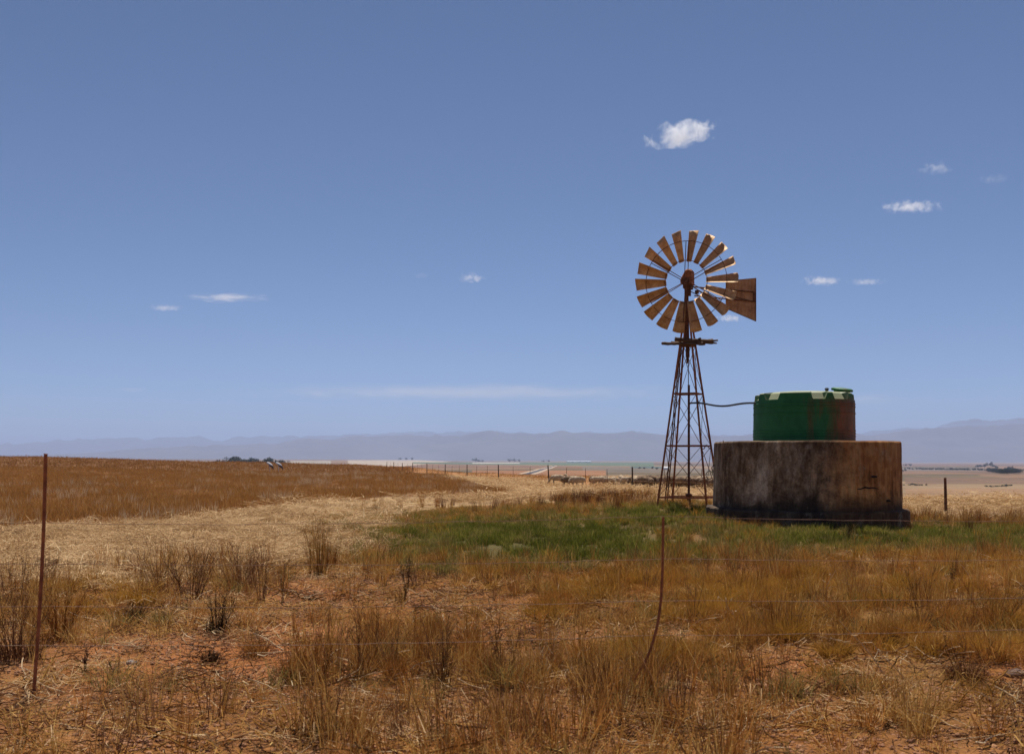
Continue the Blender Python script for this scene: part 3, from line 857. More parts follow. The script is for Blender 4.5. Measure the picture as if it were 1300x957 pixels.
# ------------------------------------------------------------------ green water tank
def build_tank():
    cx, cy = (1020.5 - 650) / F * 24.3, 24.3
    z0 = 1.95
    root = empty('water_tank', (cx, cy, z0), R(-14.4))
    tag(root, 'low green plastic water tank with rust brown stains, standing on the concrete reservoir', 'water tank')
    m, nt, out = newmat('green_plastic')
    tc = nt.nodes.new('ShaderNodeTexCoord'); sx = nt.nodes.new('ShaderNodeSeparateXYZ'); nt.links.new(tc.outputs['Object'], sx.inputs[0])
    v1 = coords(nt, (2.4, 2.4, .35)); st = noise(nt, 1.5, 6, .65, v1, .3); fi = noise(nt, 6, 6, .65, coords(nt, (1, 1, .5)))
    green = ramp(nt, fi, [(.3, (.010, .105, .030)), (.7, (.024, .160, .050))])
    brown = ramp(nt, fi, [(.3, (.07, .034, .014)), (.7, (.24, .06, .025))])
    mr = nt.nodes.new('ShaderNodeMapRange'); mr.inputs['From Min'].default_value = .15; mr.inputs['From Max'].default_value = .85
    nt.links.new(mathn(nt, 'ADD', sx.outputs[0], mathn(nt, 'MULTIPLY', mathn(nt, 'SUBTRACT', st, .5), 2.6)), mr.inputs['Value'])
    below = nt.nodes.new('ShaderNodeMapRange'); below.inputs['From Min'].default_value = .95; below.inputs['From Max'].default_value = .80
    nt.links.new(sx.outputs[2], below.inputs['Value'])
    col = mixrgb(nt, mathn(nt, 'MULTIPLY', mathn(nt, 'MULTIPLY', mr.outputs[0], below.outputs[0]), .85), green, brown)
    sunlit_top = nt.nodes.new('ShaderNodeMapRange'); sunlit_top.inputs['From Min'].default_value = .83; sunlit_top.inputs['From Max'].default_value = .85
    geo = nt.nodes.new('ShaderNodeNewGeometry'); gx = nt.nodes.new('ShaderNodeSeparateXYZ'); nt.links.new(geo.outputs['Normal'], gx.inputs[0])
    up = nt.nodes.new('ShaderNodeMapRange'); up.inputs['From Min'].default_value = .15; up.inputs['From Max'].default_value = .5
    nt.links.new(gx.outputs[2], up.inputs['Value'])
    nt.links.new(sx.outputs[2], sunlit_top.inputs['Value'])
    col = mixrgb(nt, mathn(nt, 'MULTIPLY', mathn(nt, 'MULTIPLY', up.outputs[0], sunlit_top.outputs[0]), .62), col, (.46, .43, .26))      # sunlight on the top painted in: upward faces paler
    bsdf(nt, out, col, .6, 0, fi, .05, .004, .25)
    # recesses: measured from the picture on the near side, repeated behind
    near = [(-100, -60), (-51, -27), (7, 27), (33, 60), (68, 100)]
    spans = [(a, b) for a, b in near] + [(a, a + 26) for a in (110, 146, 182, 218)]
    def depth_at(deg):
        for a, b in spans:
            for q in (deg, deg - 360, deg + 360):
                if a + .01 < q < b - .01: return 1.0
        return 0.0
    angs = set()
    for k in range(0, 360, 3): angs.add(float(k))
    sl = 3.0
    for a, b in spans:
        for q in (a, a + sl, b - sl, b): angs.add(round(q % 360, 2))
    angs = sorted(angs)
    def rec(deg):       # 0..1 with short ramps at the ends of the recess
        best = 0
        for a, b in spans:
            for q in (deg, deg - 360, deg + 360):
                if a <= q <= b: best = max(best, min(1, (q - a) / sl, (b - q) / sl))
        return best
    Rr = 1.062
    body = [(Rr * 1.0, 0.0), (Rr, .03)]
    for zc in (.10, .16, .22, .58, .72, .78):
        body += [(Rr, zc - .018), (Rr + .009, zc - .008), (Rr + .009, zc + .006), (Rr, zc + .016)]
    body += [(Rr - .004, .845)]
    vs = []; fs = []; n = len(angs)
    ringsN = 0
    def ring(fn):
        nonlocal ringsN
        for d in angs:
            a = R(d); r, z = fn(d)
            vs.append((r * math.sin(a), -r * math.cos(a), z))
        ringsN += 1
    for r, z in body: ring(lambda d, r=r, z=z: (r * (1 - .012 * z), z))
    ring(lambda d: (Rr - .016, .985 - .125 * rec(d)))                    # shoulder: notched edge
    ring(lambda d: (Rr - .03 - .05 * rec(d), 1.0 - .134 * rec(d)))
    ring(lambda d: (Rr * .94 - .10 * rec(d), 1.008 - .02 * rec(d)))
    ring(lambda d: (Rr * .78, 1.024))
    ring(lambda d: (Rr * .45, 1.052))
    ring(lambda d: (Rr * .12, 1.068))
    for j in range(ringsN - 1):
        for k in range(n): fs.append((j * n + k, j * n + (k + 1) % n, (j + 1) * n + (k + 1) % n, (j + 1) * n + k))
    fs.append(tuple(range((ringsN - 1) * n, ringsN * n)))
    mb = MB(); mb.add(vs, fs); b = mb.build('body', m, root)
    # hatch lid on the right, tilted
    mb = MB(); mb.lathe([(.0, .0), (.21, .0), (.225, .01), (.225, .045), (.19, .065), (.05, .075), (.0, .075)], 28, close=False)
    lid = mb.build('lid', m, root); lid.location = (.78, -.06, 1.055); lid.rotation_euler = (R(4), R(7), 0)
    mb = MB(); mb.lathe([(.17, -.12), (.17, .04)], 24, close=False); nk = mb.build('hatch_neck', m, root); nk.location = (.78, -.06, 1.05)
    mb = MB(); mb.lathe([(.0, -.02), (.035, -.02), (.035, .02), (.05, .03), (.03, .055), (0, .06)], 12, close=False); kn = mb.build('vent_cap', HOSE, root); kn.location = (.47, -.14, 1.07)
    return root, cx, cy, z0
TK, KX, KY, KZ = build_tank()

# black hose from the pump pipe to the tank
def build_hose():
    a = Vector((WX, WY, 2.95)); b = Vector((KX - 1.035, KY - .1, 2.75))
    pts = []
    for t in np.linspace(0, 1, 26):
        p = a.lerp(b, t); p.z += .025 * math.sin(t * 9) - .06 * math.sin(math.pi * t) * .6
        pts.append(p)
    mb = MB(); mb.tube(pts, .022, 8)
    o = mb.build('water_pipe', HOSE, smooth=True)
    tag(o, 'thin black pipe running from the windmill tower across to the green tank', 'pipe')
build_hose()

# ------------------------------------------------------------------ fences
def wire_pts(a, b, sag, n=14, jit=.004, seed=0):
    rn = random.Random(seed); a = Vector(a); b = Vector(b)
    return [a.lerp(b, t) - Vector((0, 0, sag * 4 * t * (1 - t))) + Vector((0, rn.uniform(-jit, jit), rn.uniform(-jit, jit))) for t in np.linspace(0, 1, n)]
def front_fence():
    d = 7.5
    root = empty('wire_fence', (0, d, 0))
    tag(root, 'near wire fence of thin rusty rods and wires across the foreground', 'fence')
    def W(u, v, dd=d): return Vector(((u - 650) / F * dd, dd - d, CH - (v - Y0) / F * dd))
    # left rod, leaning
    mb = MB(); a = W(41, 872); a.z = hz(a.x, d) - .1; b = W(56, 577)
    pts = [a.lerp(b, t) + Vector((.02 * math.sin(t * 2.6), 0, 0)) for t in np.linspace(0, 1, 10)]
    mb.tube(pts, [.0118] * 10, 7)
    mb.tube([pts[-1], pts[-1] + Vector((.001, 0, .006))], .014, 7)
    mb.build('post', RUST, root)
    # bent rod in the middle
    px_ = [(842, 656), (841.5, 690), (841, 722), (839.5, 757), (836.5, 782), (833, 800), (826, 824), (817, 844), (806, 862), (800, 874)]
    mb = MB(); pts = [W(*q) for q in px_]
    g = pts[-1]; g.z = min(g.z, hz(g.x, d) - .06)
    mb.tube(pts, .0092, 7).build('post', RUST, root)
    # rods outside the frame on both sides carry the wires on
    ends = []
    for u in (-640, 1560):
        p = W(u, 640); mb = MB(); q = p.copy(); q.z = hz(p.x, d) - .15
        mb.tube([q, p + Vector((0, 0, .05))], .014, 7).build('post', RUST, root)
        ends.append(u)
    rows = [(656, 655, 652, 660), (711, 709, 700, 706), (765, 762, 758, 752), (815, 806, 800, 790)]
    for i, (vl, vm, vr, ve) in enumerate(rows):
        pts = wire_pts(W(ends[0], vl + 4), W(49 + i * -1.5, vl + (4 if i else 8)), .02, 10, seed=i)
        pts += wire_pts(W(49 - i * 1.5, vl + (4 if i else 8)), W([842, 841, 839, 831][i], vm), .025, 26, seed=i + 9)[1:]
        pts += wire_pts(W([842, 841, 839, 831][i], vm), W(ends[1], ve), .02, 26, seed=i + 19)[1:]
        mb = MB(); mb.tube(pts, .0022, 4)
        mb.build('wire', WIREM, root)
front_fence()

def far_fence():
    root = empty('field_fence', (0, 0, 0))
    tag(root, 'long stock fence running behind the windmill and reservoir to the horizon', 'fence')
    def D(u): return 19.1 / ((u - 650) / F + .22)
    posts = [1560, 1201, 950, 803, 697, 633, 593, 565, 542, 524, 511, 500, 491]
    tops = {}
    P_ = []
    rn = random.Random(2)
    for u in posts:
        d = D(u); x = (u - 650) / F * d; g = hz(x, d)
        hgt = 1.12 + rn.uniform(-.04, .05)
        lean = rn.uniform(-.03, .03)
        if u == 697: lean = -.07
        mb = MB(); r = .042 if u in (1201, 1560) else .048
        mb.tube([(x, d, g - .2), (x + lean * .5, d, g + hgt * .5), (x + lean, d, g + hgt)], [r, r * .95, r * .85], 8)
        mb.tube([(x + lean, d, g + hgt), (x + lean, d, g + hgt + .01)], [r * .9, r * .6], 8)
        mb.build('post', RUSTD if u > 1000 else BARK, root)
        P_.append(Vector((x, d, g)))
    nd = 0
    for a, b in zip(P_[:-1], P_[1:]):
        if a.y > 200: continue
        L = (b - a).length
        nb_ = int(L / 4.2)
        for k in range(1, nb_):
            p = a.lerp(b, k / nb_); g = hz(p.x, p.y)
            mb = MB(); mb.tube([(p.x, p.y, g - .05), (p.x + rn.uniform(-.03, .03), p.y, g + 1.02)], .014, 5); mb.build('dropper', RUSTD, root); nd += 1
    for k in range(5):
        z = .22 + .21 * k; pts = []
        for a, b in zip(P_[:-1], P_[1:]):
            for t in np.linspace(0, 1, 7)[:-1]:
                p = a.lerp(b, t); pts.append(Vector((p.x, p.y, hz(p.x, p.y) + z + rn.uniform(-.01, .01))))
        mb = MB(); mb.tube(pts, .0035, 3); mb.build('wire', WIREM, root)
far_fence()

# ------------------------------------------------------------------ vegetation: shapes
def blades(n, h, spread, w, lean=.4, seed=0, curve=.5, segs=3, up_bias=1.0, base_r=None, kink=0.0):
    """n thin leaves growing from a patch; arrays (v, f quads)"""
    g = np.random.default_rng(seed)
    br = (base_r if base_r is not None else spread * .4)
    a0 = g.uniform(0, 2 * np.pi, n); r0 = br * np.sqrt(g.uniform(0, 1, n))
    bx = r0 * np.cos(a0); by = r0 * np.sin(a0)
    a1 = a0 + g.normal(0, .8, n)
    hh = h * g.uniform(.45, 1.0, n) ** .8; le = lean * np.abs(g.normal(.6, .45, n)); 
    ww = w * g.uniform(.6, 1.3, n)
    sa = a1 + np.pi / 2 + g.normal(0, .6, n)
    t = np.linspace(0, 1, segs + 1)
    vs = []
    for k, tt in enumerate(t):
        ex = le * hh * (tt * (1 - curve) + curve * tt ** 2 * 1.5)
        zz = hh * (tt - .35 * curve * le * tt ** 2)
        cx = bx + np.cos(a1) * ex + kink * g.normal(0, 1, n) * tt * hh; cy = by + np.sin(a1) * ex + kink * g.normal(0, 1, n) * tt * hh
        wd = ww * (1 - tt) ** .6 / 2 + .0002
        vs.append(np.stack([cx - np.cos(sa) * wd, cy - np.sin(sa) * wd, zz], 1)); vs.append(np.stack([cx + np.cos(sa) * wd, cy + np.sin(sa) * wd, zz], 1))
    V = np.stack(vs, 1).reshape(-1, 3)          # per blade 2*(segs+1) verts
    m = 2 * (segs + 1); base = np.arange(n)[:, None] * m
    F_ = []
    for k in range(segs):
        F_.append(base + np.array([[2 * k, 2 * k + 1, 2 * k + 3, 2 * k + 2]]))
    return V, np.concatenate(F_, 0)

def litter(n, spread, l, w, seed, zr=.03, tilt=.25):
    g = np.random.default_rng(seed)
    x = g.uniform(-spread, spread, n); y = g.uniform(-spread, spread, n); z = g.uniform(.004, zr, n)
    a = g.uniform(0, np.pi, n); L = l * g.uniform(.3, 1, n); ww = w * g.uniform(.6, 1.4, n); tl = g.normal(0, tilt, n)
    dx = np.cos(a) * L / 2; dy = np.sin(a) * L / 2; dz = np.sin(tl) * L / 2; px_ = -np.sin(a) * ww / 2; py_ = np.cos(a) * ww / 2
    zz = z + np.abs(dz)
    V = np.stack([np.stack([x - dx - px_, y - dy - py_, zz - dz], 1), np.stack([x + dx - px_, y + dy - py_, zz + dz], 1),
                  np.stack([x + dx + px_, y + dy + py_, zz + dz + ww * .3], 1), np.stack([x - dx + px_, y - dy + py_, zz - dz + ww * .3], 1)], 1).reshape(-1, 3)
    return V, np.arange(n * 4).reshape(-1, 4)

def join_vf(parts):
    V = []; Fc = []; b = 0
    for v, f in parts:
        V.append(v); Fc.append(f + b); b += len(v)
    return np.concatenate(V), np.concatenate(Fc)

def prism(pts, rad, n=3):
    """thin stems as arrays (quads)"""
    pts = np.asarray(pts, float); k = len(pts)
    tan = np.gradient(pts, axis=0); tan /= np.linalg.norm(tan, axis=1)[:, None] + 1e-9
    ref = np.array([0.3, 0.9, 0.1]); s = np.cross(tan, ref); s /= np.linalg.norm(s, axis=1)[:, None] + 1e-9; w = np.cross(tan, s)
    an = np.arange(n) * 2 * np.pi / n
    rad = np.broadcast_to(np.asarray(rad, float), (k,))
    V = pts[:, None, :] + (s[:, None, :] * np.cos(an)[None, :, None] + w[:, None, :] * np.sin(an)[None, :, None]) * rad[:, None, None]
    V = V.reshape(-1, 3); fs = []
    for i in range(k - 1):
        for j in range(n): fs.append((i * n + j, i * n + (j + 1) % n, (i + 1) * n + (j + 1) % n, (i + 1) * n + j))
    return V, np.array(fs)

def weed(h, nst, spread, seed, branch=6, heads=True, r=.003, leaves=0, straight=.5, lean=(0, 0), hang=.0):
    """a dead many-stemmed weed: stems, side twigs, seed heads, some basal leaves"""
    g = np.random.default_rng(seed); parts = []
    for i in range(nst):
        a = g.uniform(0, 2 * np.pi); b = spread * .25 * np.sqrt(g.uniform()); hh = h * g.uniform(.5, 1)
        k = 7; t = np.linspace(0, 1, k); le = spread * g.uniform(.2, 1) * (1 - straight * .5)
        pts = np.stack([np.cos(a) * (b + le * t ** 1.4) + lean[0] * t * hh, np.sin(a) * (b + le * t ** 1.4) + lean[1] * t * hh, hh * t - hang * t ** 3 * hh], 1)
        pts[1:, :2] += np.cumsum(g.normal(0, .010 * h, (k - 1, 2)), 0)
        parts.append(prism(pts, r * (1.15 - .75 * t)))
        for j in range(branch):
            tt = g.uniform(.3, .97); p = np.array([np.interp(tt, t, pts[:, q]) for q in range(3)])
            aa = g.uniform(0, 2 * np.pi); L = h * g.uniform(.06, .2) * (1.2 - tt * .5)
            q = np.stack([p, p + np.array([np.cos(aa) * L * .45, np.sin(aa) * L * .45, L * .5]), p + np.array([np.cos(aa) * L * .7, np.sin(aa) * L * .7, L * 1.05])])
            parts.append(prism(q, r * np.array([.6, .45, .3])))
            if heads:
                e = q[-1]
                for _ in range(4):
                    o = g.normal(0, .3 * .03, 3); w_ = g.uniform(.002, .0055)
                    d1 = g.normal(0, 1, 3); d1 /= np.linalg.norm(d1); d2 = np.cross(d1, g.normal(0, 1, 3)); d2 /= np.linalg.norm(d2) + 1e-9
                    c = e + o
                    parts.append((np.stack([c - d1 * w_ - d2 * w_ * .6, c + d1 * w_ - d2 * w_ * .6, c + d1 * w_ + d2 * w_ * .6, c - d1 * w_ + d2 * w_ * .6]), np.array([[0, 1, 2, 3]])))
    if leaves:
        parts.append(blades(leaves, h * .45, spread, .007, .7, seed + 5, .6))
    return join_vf(parts)

# ---- stuff by instancing on a point mesh
def scatter(name, pts, rotz, scl, idx, tint, variants, mats, tilt=.12, kind='stuff'):
    """one object: geometry nodes put a variant on every point"""
    n = len(pts)
    me = bpy.data.meshes.new(name)
    me.vertices.add(n); me.vertices.foreach_set('co', np.asarray(pts, np.float32).ravel())
    def fa(nm, typ, arr, key='value'):
        a = me.attributes.new(nm, typ, 'POINT'); a.data.foreach_set(key, arr)
    tl = rng.normal(0, tilt, (n, 2))
    fa('rot', 'FLOAT_VECTOR', np.stack([tl[:, 0], tl[:, 1], rotz], 1).astype(np.float32).ravel(), 'vector')
    fa('scl', 'FLOAT', np.asarray(scl, np.float32)); fa('idx', 'INT', np.asarray(idx, np.int32)); fa('tint', 'FLOAT', np.asarray(tint, np.float32))
    o = link_mesh(name, me)
    lib = bpy.data.collections.new(name + '_variants')          # never linked to the scene: only a source for the instances
    for i, (v, f) in enumerate(variants):
        m = mesh_np('%s_v%02d' % (name, i), v, f)
        m.materials.append(mats[i % len(mats)])
        lib.objects.link(bpy.data.objects.new('%s_v%02d' % (name, i), m))
    ng = bpy.data.node_groups.new(name + '_scatter', 'GeometryNodeTree')
    ng.interface.new_socket('Geometry', in_out='INPUT', socket_type='NodeSocketGeometry')
    ng.interface.new_socket('Geometry', in_out='OUTPUT', socket_type='NodeSocketGeometry')
    gi = ng.nodes.new('NodeGroupInput'); go = ng.nodes.new('NodeGroupOutput')
    ci = ng.nodes.new('GeometryNodeCollectionInfo'); ci.inputs[0].default_value = lib; ci.inputs['Separate Children'].default_value = True; ci.inputs['Reset Children'].default_value = True
    ip = ng.nodes.new('GeometryNodeInstanceOnPoints'); ip.inputs['Pick Instance'].default_value = True
    def na(nm, typ):
        a = ng.nodes.new('GeometryNodeInputNamedAttribute'); a.data_type = typ; a.inputs[0].default_value = nm; return a.outputs[0]
    ng.links.new(gi.outputs[0], ip.inputs['Points']); ng.links.new(ci.outputs[0], ip.inputs['Instance'])
    ng.links.new(na('idx', 'INT'), ip.inputs['Instance Index'])
    er = ng.nodes.new('FunctionNodeEulerToRotation'); ng.links.new(na('rot', 'FLOAT_VECTOR'), er.inputs[0]); ng.links.new(er.outputs[0], ip.inputs['Rotation'])
    cb = ng.nodes.new('ShaderNodeCombineXYZ'); s_ = na('scl', 'FLOAT')
    for q in range(3): ng.links.new(s_, cb.inputs[q])
    ng.links.new(cb.outputs[0], ip.inputs['Scale']); ng.links.new(ip.outputs[0], go.inputs[0])
    md = o.modifiers.new('scatter', 'NODES'); md.node_group = ng
    tag(o, kind=kind)
    return o

def pts_view(n, d0, d1, margin=1.12, power=2.0, half=.45):
    n = int(n * 1.3); half *= 1.3
    """n random ground points inside the view wedge, uniform in area for power 2"""
    g = rng
    d = (g.uniform(0, 1, n) * (d1 ** power - d0 ** power) + d0 ** power) ** (1 / power)
    x = g.uniform(-half * margin, half * margin, n) * d + g.uniform(-.8, .8, n)
    z = height(x, d)
    return x, d, z
def avoid(x, y):
    """keep off the reservoir"""
    return np.hypot(x - TX, y - TY) > 2.12

def put(name, x, y, z, keep, variants, mats, s=(.7, 1.3), tint=None, tilt=.12, sink=.0):
    x, y, z = x[keep], y[keep], z[keep]; n = len(x)
    if tint is None: tint = .6 * fbm(x * .5, y * .5, 3, 123) + .4 * rng.uniform(0, 1, n)
    else: tint = tint[keep] if hasattr(tint, '__len__') else np.full(n, tint)
    idx = rng.integers(0, len(variants), n)
    return scatter(name, np.stack([x, y, z - sink], 1), rng.uniform(0, 6.28, n), rng.uniform(s[0], s[1], n), idx, np.clip((tint - .2) * 1.6, 0, 1) , variants, mats, tilt)

G_DRY = mat_grass('dry_grass_blades', [(.0, (0.134, 0.059, 0.016)), (.35, (0.309, 0.150, 0.037)), (.65, (0.474, 0.269, 0.079)), (1, (0.638, 0.430, 0.167))])
G_RUST = mat_grass('rusty_grass_blades', [(.0, (0.123, 0.046, 0.011)), (.5, (0.318, 0.127, 0.030)), (1, (0.534, 0.265, 0.074))])
G_GOLD = mat_grass('golden_grass_blades', [(.0, (0.113, 0.048, 0.009)), (.4, (0.298, 0.140, 0.022)), (.8, (0.442, 0.227, 0.040)), (1, (0.536, 0.324, 0.089))], .45)
G_GREEN = mat_grass('green_grass_blades', [(.0, (0.054, 0.058, 0.010)), (.4, (0.109, 0.117, 0.018)), (.75, (0.192, 0.185, 0.033)), (1, (0.384, 0.280, 0.079))], .4)
G_OLIVE = mat_grass('olive_grass_blades', [(.0, (0.083, 0.072, 0.024)), (.5, (0.195, 0.150, 0.048)), (1, (0.360, 0.255, 0.090))], .4)
G_STRAW = mat_grass('straw', [(.0, (.18, .095, .042)), (.4, (.41, .26, .13)), (.8, (.58, .40, .22)), (1, (.78, .64, .40))], .2)
G_STEM = mat_grass('dead_stems', [(.0, (0.077, 0.034, 0.017)), (.5, (0.182, 0.081, 0.036)), (1, (0.364, 0.196, 0.091))], .1)
G_DARK = mat_grass('dark_dead_stems', [(.0, (.03, .018, .010)), (.6, (.08, .042, .02)), (1, (.16, .09, .045))], .1)
G_FIELD = mat_grass('field_stalks', [(.0, (0.156, 0.069, 0.020)), (.5, (0.348, 0.163, 0.046)), (.85, (0.504, 0.263, 0.084)), (1, (0.840, 0.625, 0.312))], .25)
G_PALE = mat_grass('pale_field_stalks', [(.0, (.36, .23, .12)), (.5, (.60, .44, .26)), (1, (.80, .66, .45))], .25)

V_DRY = [blades(38, .20, .16, .0045, .8, i, .5) for i in range(6)]
V_TALL = [blades(22, .42, .16, .0045, .35, 20 + i, .4, 4, kink=.02) for i in range(6)]
V_FUZZ = [blades(170, .20, .30, .0032, 1.0, 40 + i, .75, 4, base_r=.12) for i in range(5)]
V_LITTER = [litter(70, .40, .22, .006, 60 + i) for i in range(6)]
V_CLOD = None

# fine litter and stalk debris everywhere near
x, y, z = pts_view(11000, 5.2, 34)
u, v, field, beyond, green, soil, straw = zone_masks(x, y, z)
k = straw & avoid(x, y) & (y > 12)
k = k & (rng.uniform(0, 1, len(x)) < np.clip((fbm(x * .5, y * .9, 3, 6) - .34) * 4.5, .12, 1))
put('straw_litter', x, y, z, k, [litter(150, .45, .20, .0062, 70 + i, .035, .18) for i in range(6)], [G_STRAW], (.8, 1.5))
k = ~straw & ~field & (green < .35) & avoid(x, y) & (rng.uniform(0, 1, len(x)) < .55)
put('plant_debris', x, y, z, k, [litter(70, .35, .15, .0038, 80 + i, .03) for i in range(6)], [G_DRY, G_DARK, G_RUST, G_STEM, G_DRY, G_STRAW], (.6, 1.3))
x, y, z = pts_view(9000, 30, 110, power=1.6)
u, v, field, beyond, green, soil, straw = zone_masks(x, y, z)
put('far_straw_litter', x, y, z, straw & avoid(x, y) & (rng.uniform(0, 1, len(x)) < np.clip((fbm(x * .2, y * .2, 3, 6) - .36) * 5, .15, 1)), [litter(90, .8, .30, .016, 90 + i, .04, .15) for i in range(5)], [G_STRAW], (.8, 1.5))
# upright stubble in the straw
x, y, z = pts_view(16000, 12, 75, power=1.7)
u, v, field, beyond, green, soil, straw = zone_masks(x, y, z)
k = straw & avoid(x, y) & ((u > 640) | (fbm(x * .35, y * .35, 3, 5) > .52) | (rng.uniform(0, 1, len(x)) < .2))
put('straw_stubble', x, y, z, k, [blades(22, .13, .22, .0065, .9, 100 + i, .3, 2) for i in range(5)], [G_STRAW, G_STRAW, G_DRY], (.6, 1.2))

# short dry grass over the verge
x, y, z = pts_view(24000, 5.0, 32, power=1.55)
u, v, field, beyond, green, soil, straw = zone_masks(x, y, z)
cl = fbm(x * .9, y * .9, 3, 33); rnd = rng.uniform(0, 1, len(x))
pl = np.clip((cl - .38) * 5, .05, 1) * np.clip(1.15 - soil * 1.25, 0.03, 1)
pl = np.where(u < 460, pl * .38, pl)
k = ~straw & ~field & (green < .3) & avoid(x, y) & (rnd < pl * .48)
put('dry_grass', x, y, z, k, V_DRY, [G_DRY, G_RUST, G_DRY, G_OLIVE], (.6, 1.35))
# tall thin rust-brown stalks: bottom middle, left edge, reddish belt right of the centre
x, y, z = pts_view(15000, 4.8, 22, power=1.5)
u, v, field, beyond, green, soil, straw = zone_masks(x, y, z)
rnd = rng.uniform(0, 1, len(x)); cl = fbm(x * 1.3, y * 1.3, 3, 34)
pt = np.zeros(len(x))
def bump(cu, cv, su, sv, a): 
    global pt
    pt = np.maximum(pt, a * np.exp(-((u - cu) / su) ** 4 - ((v - cv) / sv) ** 4))
bump(620, 890, 240, 66, 1.5); bump(40, 800, 70, 60, .8); bump(-150, 800, 160, 80, .6); bump(880, 740, 110, 36, .6); bump(1150, 770, 260, 60, .30); bump(600, 740, 190, 26, .30)
bump(650, 950, 800, 38, .35); bump(230, 740, 110, 25, .8); bump(400, 745, 60, 20, .4); bump(1250, 720, 100, 20, .3); bump(700, 700, 60, 12, .15)
k = (rnd < .5 * pt * np.clip((cl - .40) * 6, .04, 1)) & (green < .6)
put('tall_dry_grass', x, y, z, k, V_TALL, [G_RUST, G_DRY, G_STEM, G_DRY, G_RUST, G_DRY, G_STRAW], (.5, 1.3))
# golden fuzzy growth on the right
x, y, z = pts_view(9000, 5.6, 19, power=1.6)
u, v, field, beyond, green, soil, straw = zone_masks(x, y, z)
rnd = rng.uniform(0, 1, len(x)); cl = fbm(x * .8 + 5, y * .8, 3, 35); pt = np.zeros(len(x))
bump(1080, 790, 290, 62, .9); bump(800, 775, 110, 50, .6); bump(1400, 790, 160, 80, .8); bump(850, 830, 90, 30, .5); bump(120, 765, 90, 22, .35); bump(1100, 712, 250, 16, .5); bump(660, 740, 60, 12, .4)
k = (rnd < .7 * pt * np.clip((cl - .40) * 6, .02, 1) * np.clip(1.2 - soil * 1.3, .02, 1)) & (green < .5)
put('golden_ground_cover', x, y, z, k, V_FUZZ, [G_GOLD, G_GOLD, G_RUST], (.5, 1.25))
# green grass round the overflow
x, y, z = pts_view(26000, 15, 34, power=1.6, half=.42)
u, v, field, beyond, green, soil, straw = zone_masks(x, y, z)
rnd = rng.uniform(0, 1, len(x)); cl = fbm(x * 1.1, y * 1.1, 3, 36)
k = avoid(x, y) & (rnd < green * np.clip((cl - .36) * 5.5, .15, 1)) & (green > .12)
tg = np.clip(1.2 - green * .85 + (fbm(x * 2.2, y * 1.6, 3, 77) - .5) * 2.6 + .25 * sstep(780, 900, u), .1, 1)
put('green_grass', x, y, z, k, [blades(44, .17, .18, .008, .55, 140 + i, .5) for i in range(6)], [G_GREEN, G_GREEN, G_GREEN, G_OLIVE], (.6, 1.3), tint=tg)
k2 = avoid(x, y) & (green > .05) & (green < .75) & (rng.uniform(0, 1, len(x)) < .16)
k2 |= avoid(x, y) & (v > 655) & (v < 712) & (u > 840) & (rng.uniform(0, 1, len(x)) < .10)
put('olive_grass', x, y, z, k2, [blades(40, .2, .18, .007, .6, 150 + i, .5) for i in range(5)], [G_OLIVE, G_DRY, G_OLIVE, G_GOLD], (.6, 1.3))
# dry belt of reeds behind the green grass, and in front of the straw on the right
x, y, z = pts_view(9000, 20, 40, power=1.6)
u, v, field, beyond, green, soil, straw = zone_masks(x, y, z)
pt = np.zeros(len(x)); rnd = rng.uniform(0, 1, len(x))
bump(770, 637, 66, 6, .55); bump(680, 648, 160, 6, .12); bump(1260, 668, 130, 8, .4); bump(840, 640, 30, 6, .2)
k = avoid(x, y) & (rnd < pt)
put('dry_reeds', x, y, z, k, [blades(26, .42, .16, .010, .3, 160 + i, .3, 3, kink=.03) for i in range(5)], [G_STEM, G_DRY, G_RUST], (.6, 1.25))

# ---- the brown field: rows of dead stalks
x, y, z = pts_view(42000, 22, 120, power=1.25)
u, v, field, beyond, green, soil, straw = zone_masks(x, y, z)
edge = v - interp(u, FIELD_LOW)
hh = rng.uniform(0, 1, len(x))
k = field & (hh < np.clip((fbm(x * .5, y * .22, 4, 39) - .27) * 5, .4, 1))
put('field_crop', x, y, z, k, [blades(30, .30, .36, .0095, .75, 170 + i, .5, 2, base_r=.34) for i in range(6)], [G_FIELD], (.65, 1.15))
cl = fbm(x * .45, y * .16, 3, 37)
k = field & (edge > -58) & (rng.uniform(0, 1, len(x)) < np.clip((cl - .60) * 5, 0.012, .55))
put('pale_field_stalks', x, y, z, k, [blades(12, .48, .25, .011, .35, 180 + i, .3, 2) for i in range(5)], [G_PALE], (.6, 1.15))
# farther: sparser and broader clumps
x, y, z = pts_view(16000, 110, 300, power=1.2, half=.5)
u, v, field, beyond, green, soil, straw = zone_masks(x, y, z)
put('far_field_crop', x, y, z, field & (u < 520), [blades(14, .30, 1.1, .05, .4, 190 + i, .3, 2, base_r=1.0) for i in range(4)], [G_FIELD], (.7, 1.3))
x, y, z = pts_view(5000, 70, 240, power=1.2, half=.45)
u, v, field, beyond, green, soil, straw = zone_masks(x, y, z)
# drill rows of pale stubble crossing the field near the cranes
rowp = np.abs(((x * .92 + y * .30) / 2.2) % 1 - .5)
put('pale_stubble_rows', x, y, z, field & (u > 250) & (u < 500) & (v > 589) & (v < 606) & (rowp < .18), [blades(12, .34, .5, .03, .3, 195 + i, .3, 2, base_r=.3) for i in range(4)], [G_PALE], (.7, 1.2))
x, y, z = pts_view(7000, 62, 240, power=1.3, half=.45)
u, v, field, beyond, green, soil, straw = zone_masks(x, y, z)
put('orange_stubble', x, y, z, beyond, [blades(12, .24, .8, .03, .4, 198 + i, .3, 2, base_r=.7) for i in range(4)], [G_FIELD, G_DRY], (.7, 1.2))

